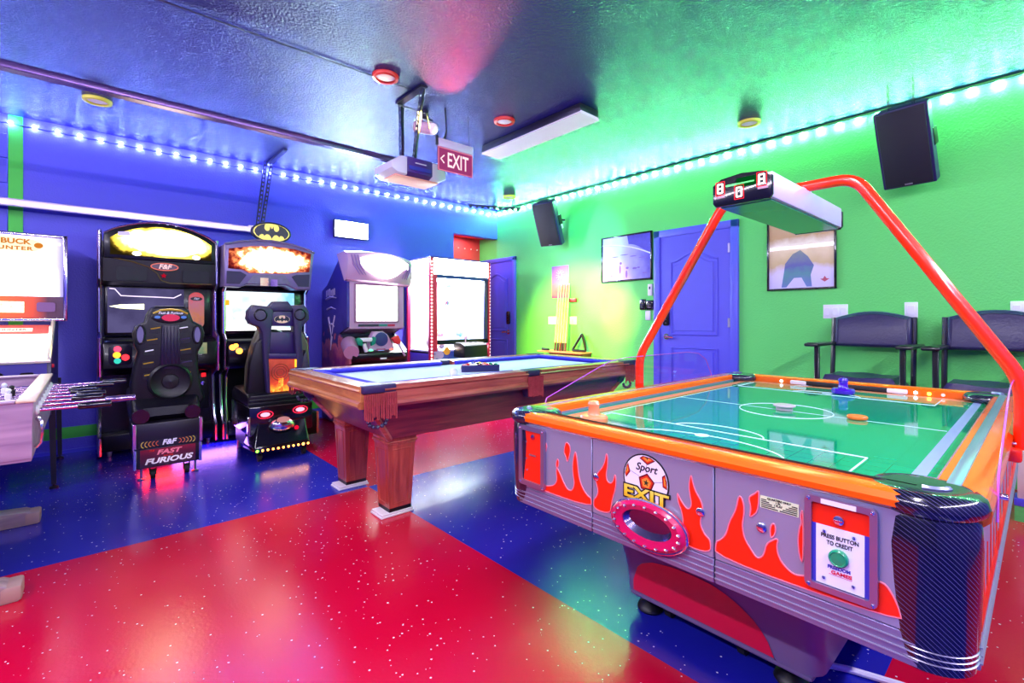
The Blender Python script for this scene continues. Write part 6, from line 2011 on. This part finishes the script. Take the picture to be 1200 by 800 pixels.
# ------------------------------------------------------------------ foosball table
FW = wood('foosball_ash', (150, 118, 150), (186, 152, 178), 'X', .4, 6)
FWL = wood('foosball_rim', (206, 178, 150), (232, 208, 176), 'Y', .4, 6)
X0, X1, Y0, Y1 = -.86, -.165, 2.705, 3.945
t = thing('foosball_table', 'pale wood foosball table with steel rods cut by the left edge', 'foosball table', ((X0+X1)/2, (Y0+Y1)/2, 0))
B().prism([(X0, .80), (X0+.03, .80), (X0+.03, .575), (X0+.012, .575)], 'y', Y0, Y1).out('side_board', FW, t)
sd = B().prism([(X1, .80), (X1-.03, .80), (X1-.03, .575), (X1-.008, .575)], 'y', Y0, Y1).out('side_board', FW, t)
for yy in (Y0, Y1-.03): B().box(X0+.01, X1-.004, yy-.004, yy+.034, .577, .80).out('end_board', FW, t)
B().box(X0-.008, X0+.05, Y0-.01, Y1+.01, .80, .812, bev=.005).out('top_rim', FWL, t)
B().box(X1-.05, X1+.008, Y0-.01, Y1+.01, .80, .812, bev=.005).out('top_rim', FWL, t)
for yy in (Y0, Y1): B().box(X0+.05, X1-.05, yy-.01 if yy == Y0 else yy-.05, yy+.05 if yy == Y0 else yy+.01, .80, .812, bev=.005).out('top_rim', FW, t)
B().box(X0+.02, X1-.02, Y0+.02, Y1-.02, .69, .70).out('playing_field', pm('foos_field', (196, 186, 206), .35), t)
B().box(X0+.01, X1-.006, Y0, Y1, .565, .577).out('bottom_board', FW, t)
B().tube([(X1-.002, 2.86, .59), (X1+.012, 2.855, .61), (X1+.016, 2.85, .66), (X1+.012, 2.855, .70), (X1, 2.86, .715)], .008, 8).out('side_handle', CHROME, t)
ROD = pm('rod_steel', (226, 190, 226), .16, metal=1.0)
for i in range(8):
    yy = 2.83+i*.142
    out_ = (.26, .05, .20, .12, .22, .06, .26, .14)[i]
    out_ = (.245, .34, .22, .235, .21, .20, .28, .345)[i]
    rd = B().cyl((X0-.10, yy, .752), (X1+out_, yy, .752), .0085, n=10).out('rod', ROD, t)
    B().lathe([(.020, 0), (.020, .006), (.012, .012)], (X1, yy, .752), 14, axis=(1, 0, 0)).out('rod_bushing', WHITE, rd)
    e = X1+out_
    B().lathe([(.011, -.115), (.015, -.11), (.016, -.06), (.0145, -.02), (.016, -.004), (.010, 0)], (e, yy, .752), 10, axis=(1, 0, 0)).out('rod_handle', GBLACK if i % 3 != 1 else pm('handle_steel', (150, 130, 176), .2, metal=.9) if 'handle_steel' not in MATS else GBLACK, rd)
    for k in range((1, 2, 3, 5, 5, 3, 2, 1)[i]):
        nk = (1, 2, 3, 5, 5, 3, 2, 1)[i]
        xx = X0+.06+(X1-X0-.12)*(k+.5)/nk
        mt_ = WHITE if i in (0, 1, 3, 5) else BLACK
        B().box(xx-.012, xx+.012, yy-.008, yy+.008, .735, .785, bev=.004, seg=1).ball((xx, yy, .797), .012, 8).prism([(xx-.012, .735), (xx+.012, .735), (xx+.010, .708), (xx-.010, .708)], 'y', yy-.007, yy+.010).out('player', mt_, rd)
FOOT = wood('foot_grey', (140, 112, 120), (176, 146, 140), 'X', .5, 6)
for yy in (2.80, 3.78):
    B().box(-.60, -.43, yy-.05, yy+.05, .05, .57, bev=.006).out('leg_column', FW, t)
    B().prism([(-.84, 0), (-.21, 0), (-.205, .045), (-.26, .075), (-.40, .085), (-.63, .085), (-.78, .075), (-.845, .045)], 'y', yy-.055, yy+.055, bev=.006).out('leg_foot', FOOT, t)
    B().box(-.262, -.20, yy-.058, yy+.058, .002, .066, bev=.01).out('foot_cap', pm('cap_tan', (176, 142, 130), .5) if 'cap_tan' not in MATS else MATS['cap_tan'], t)
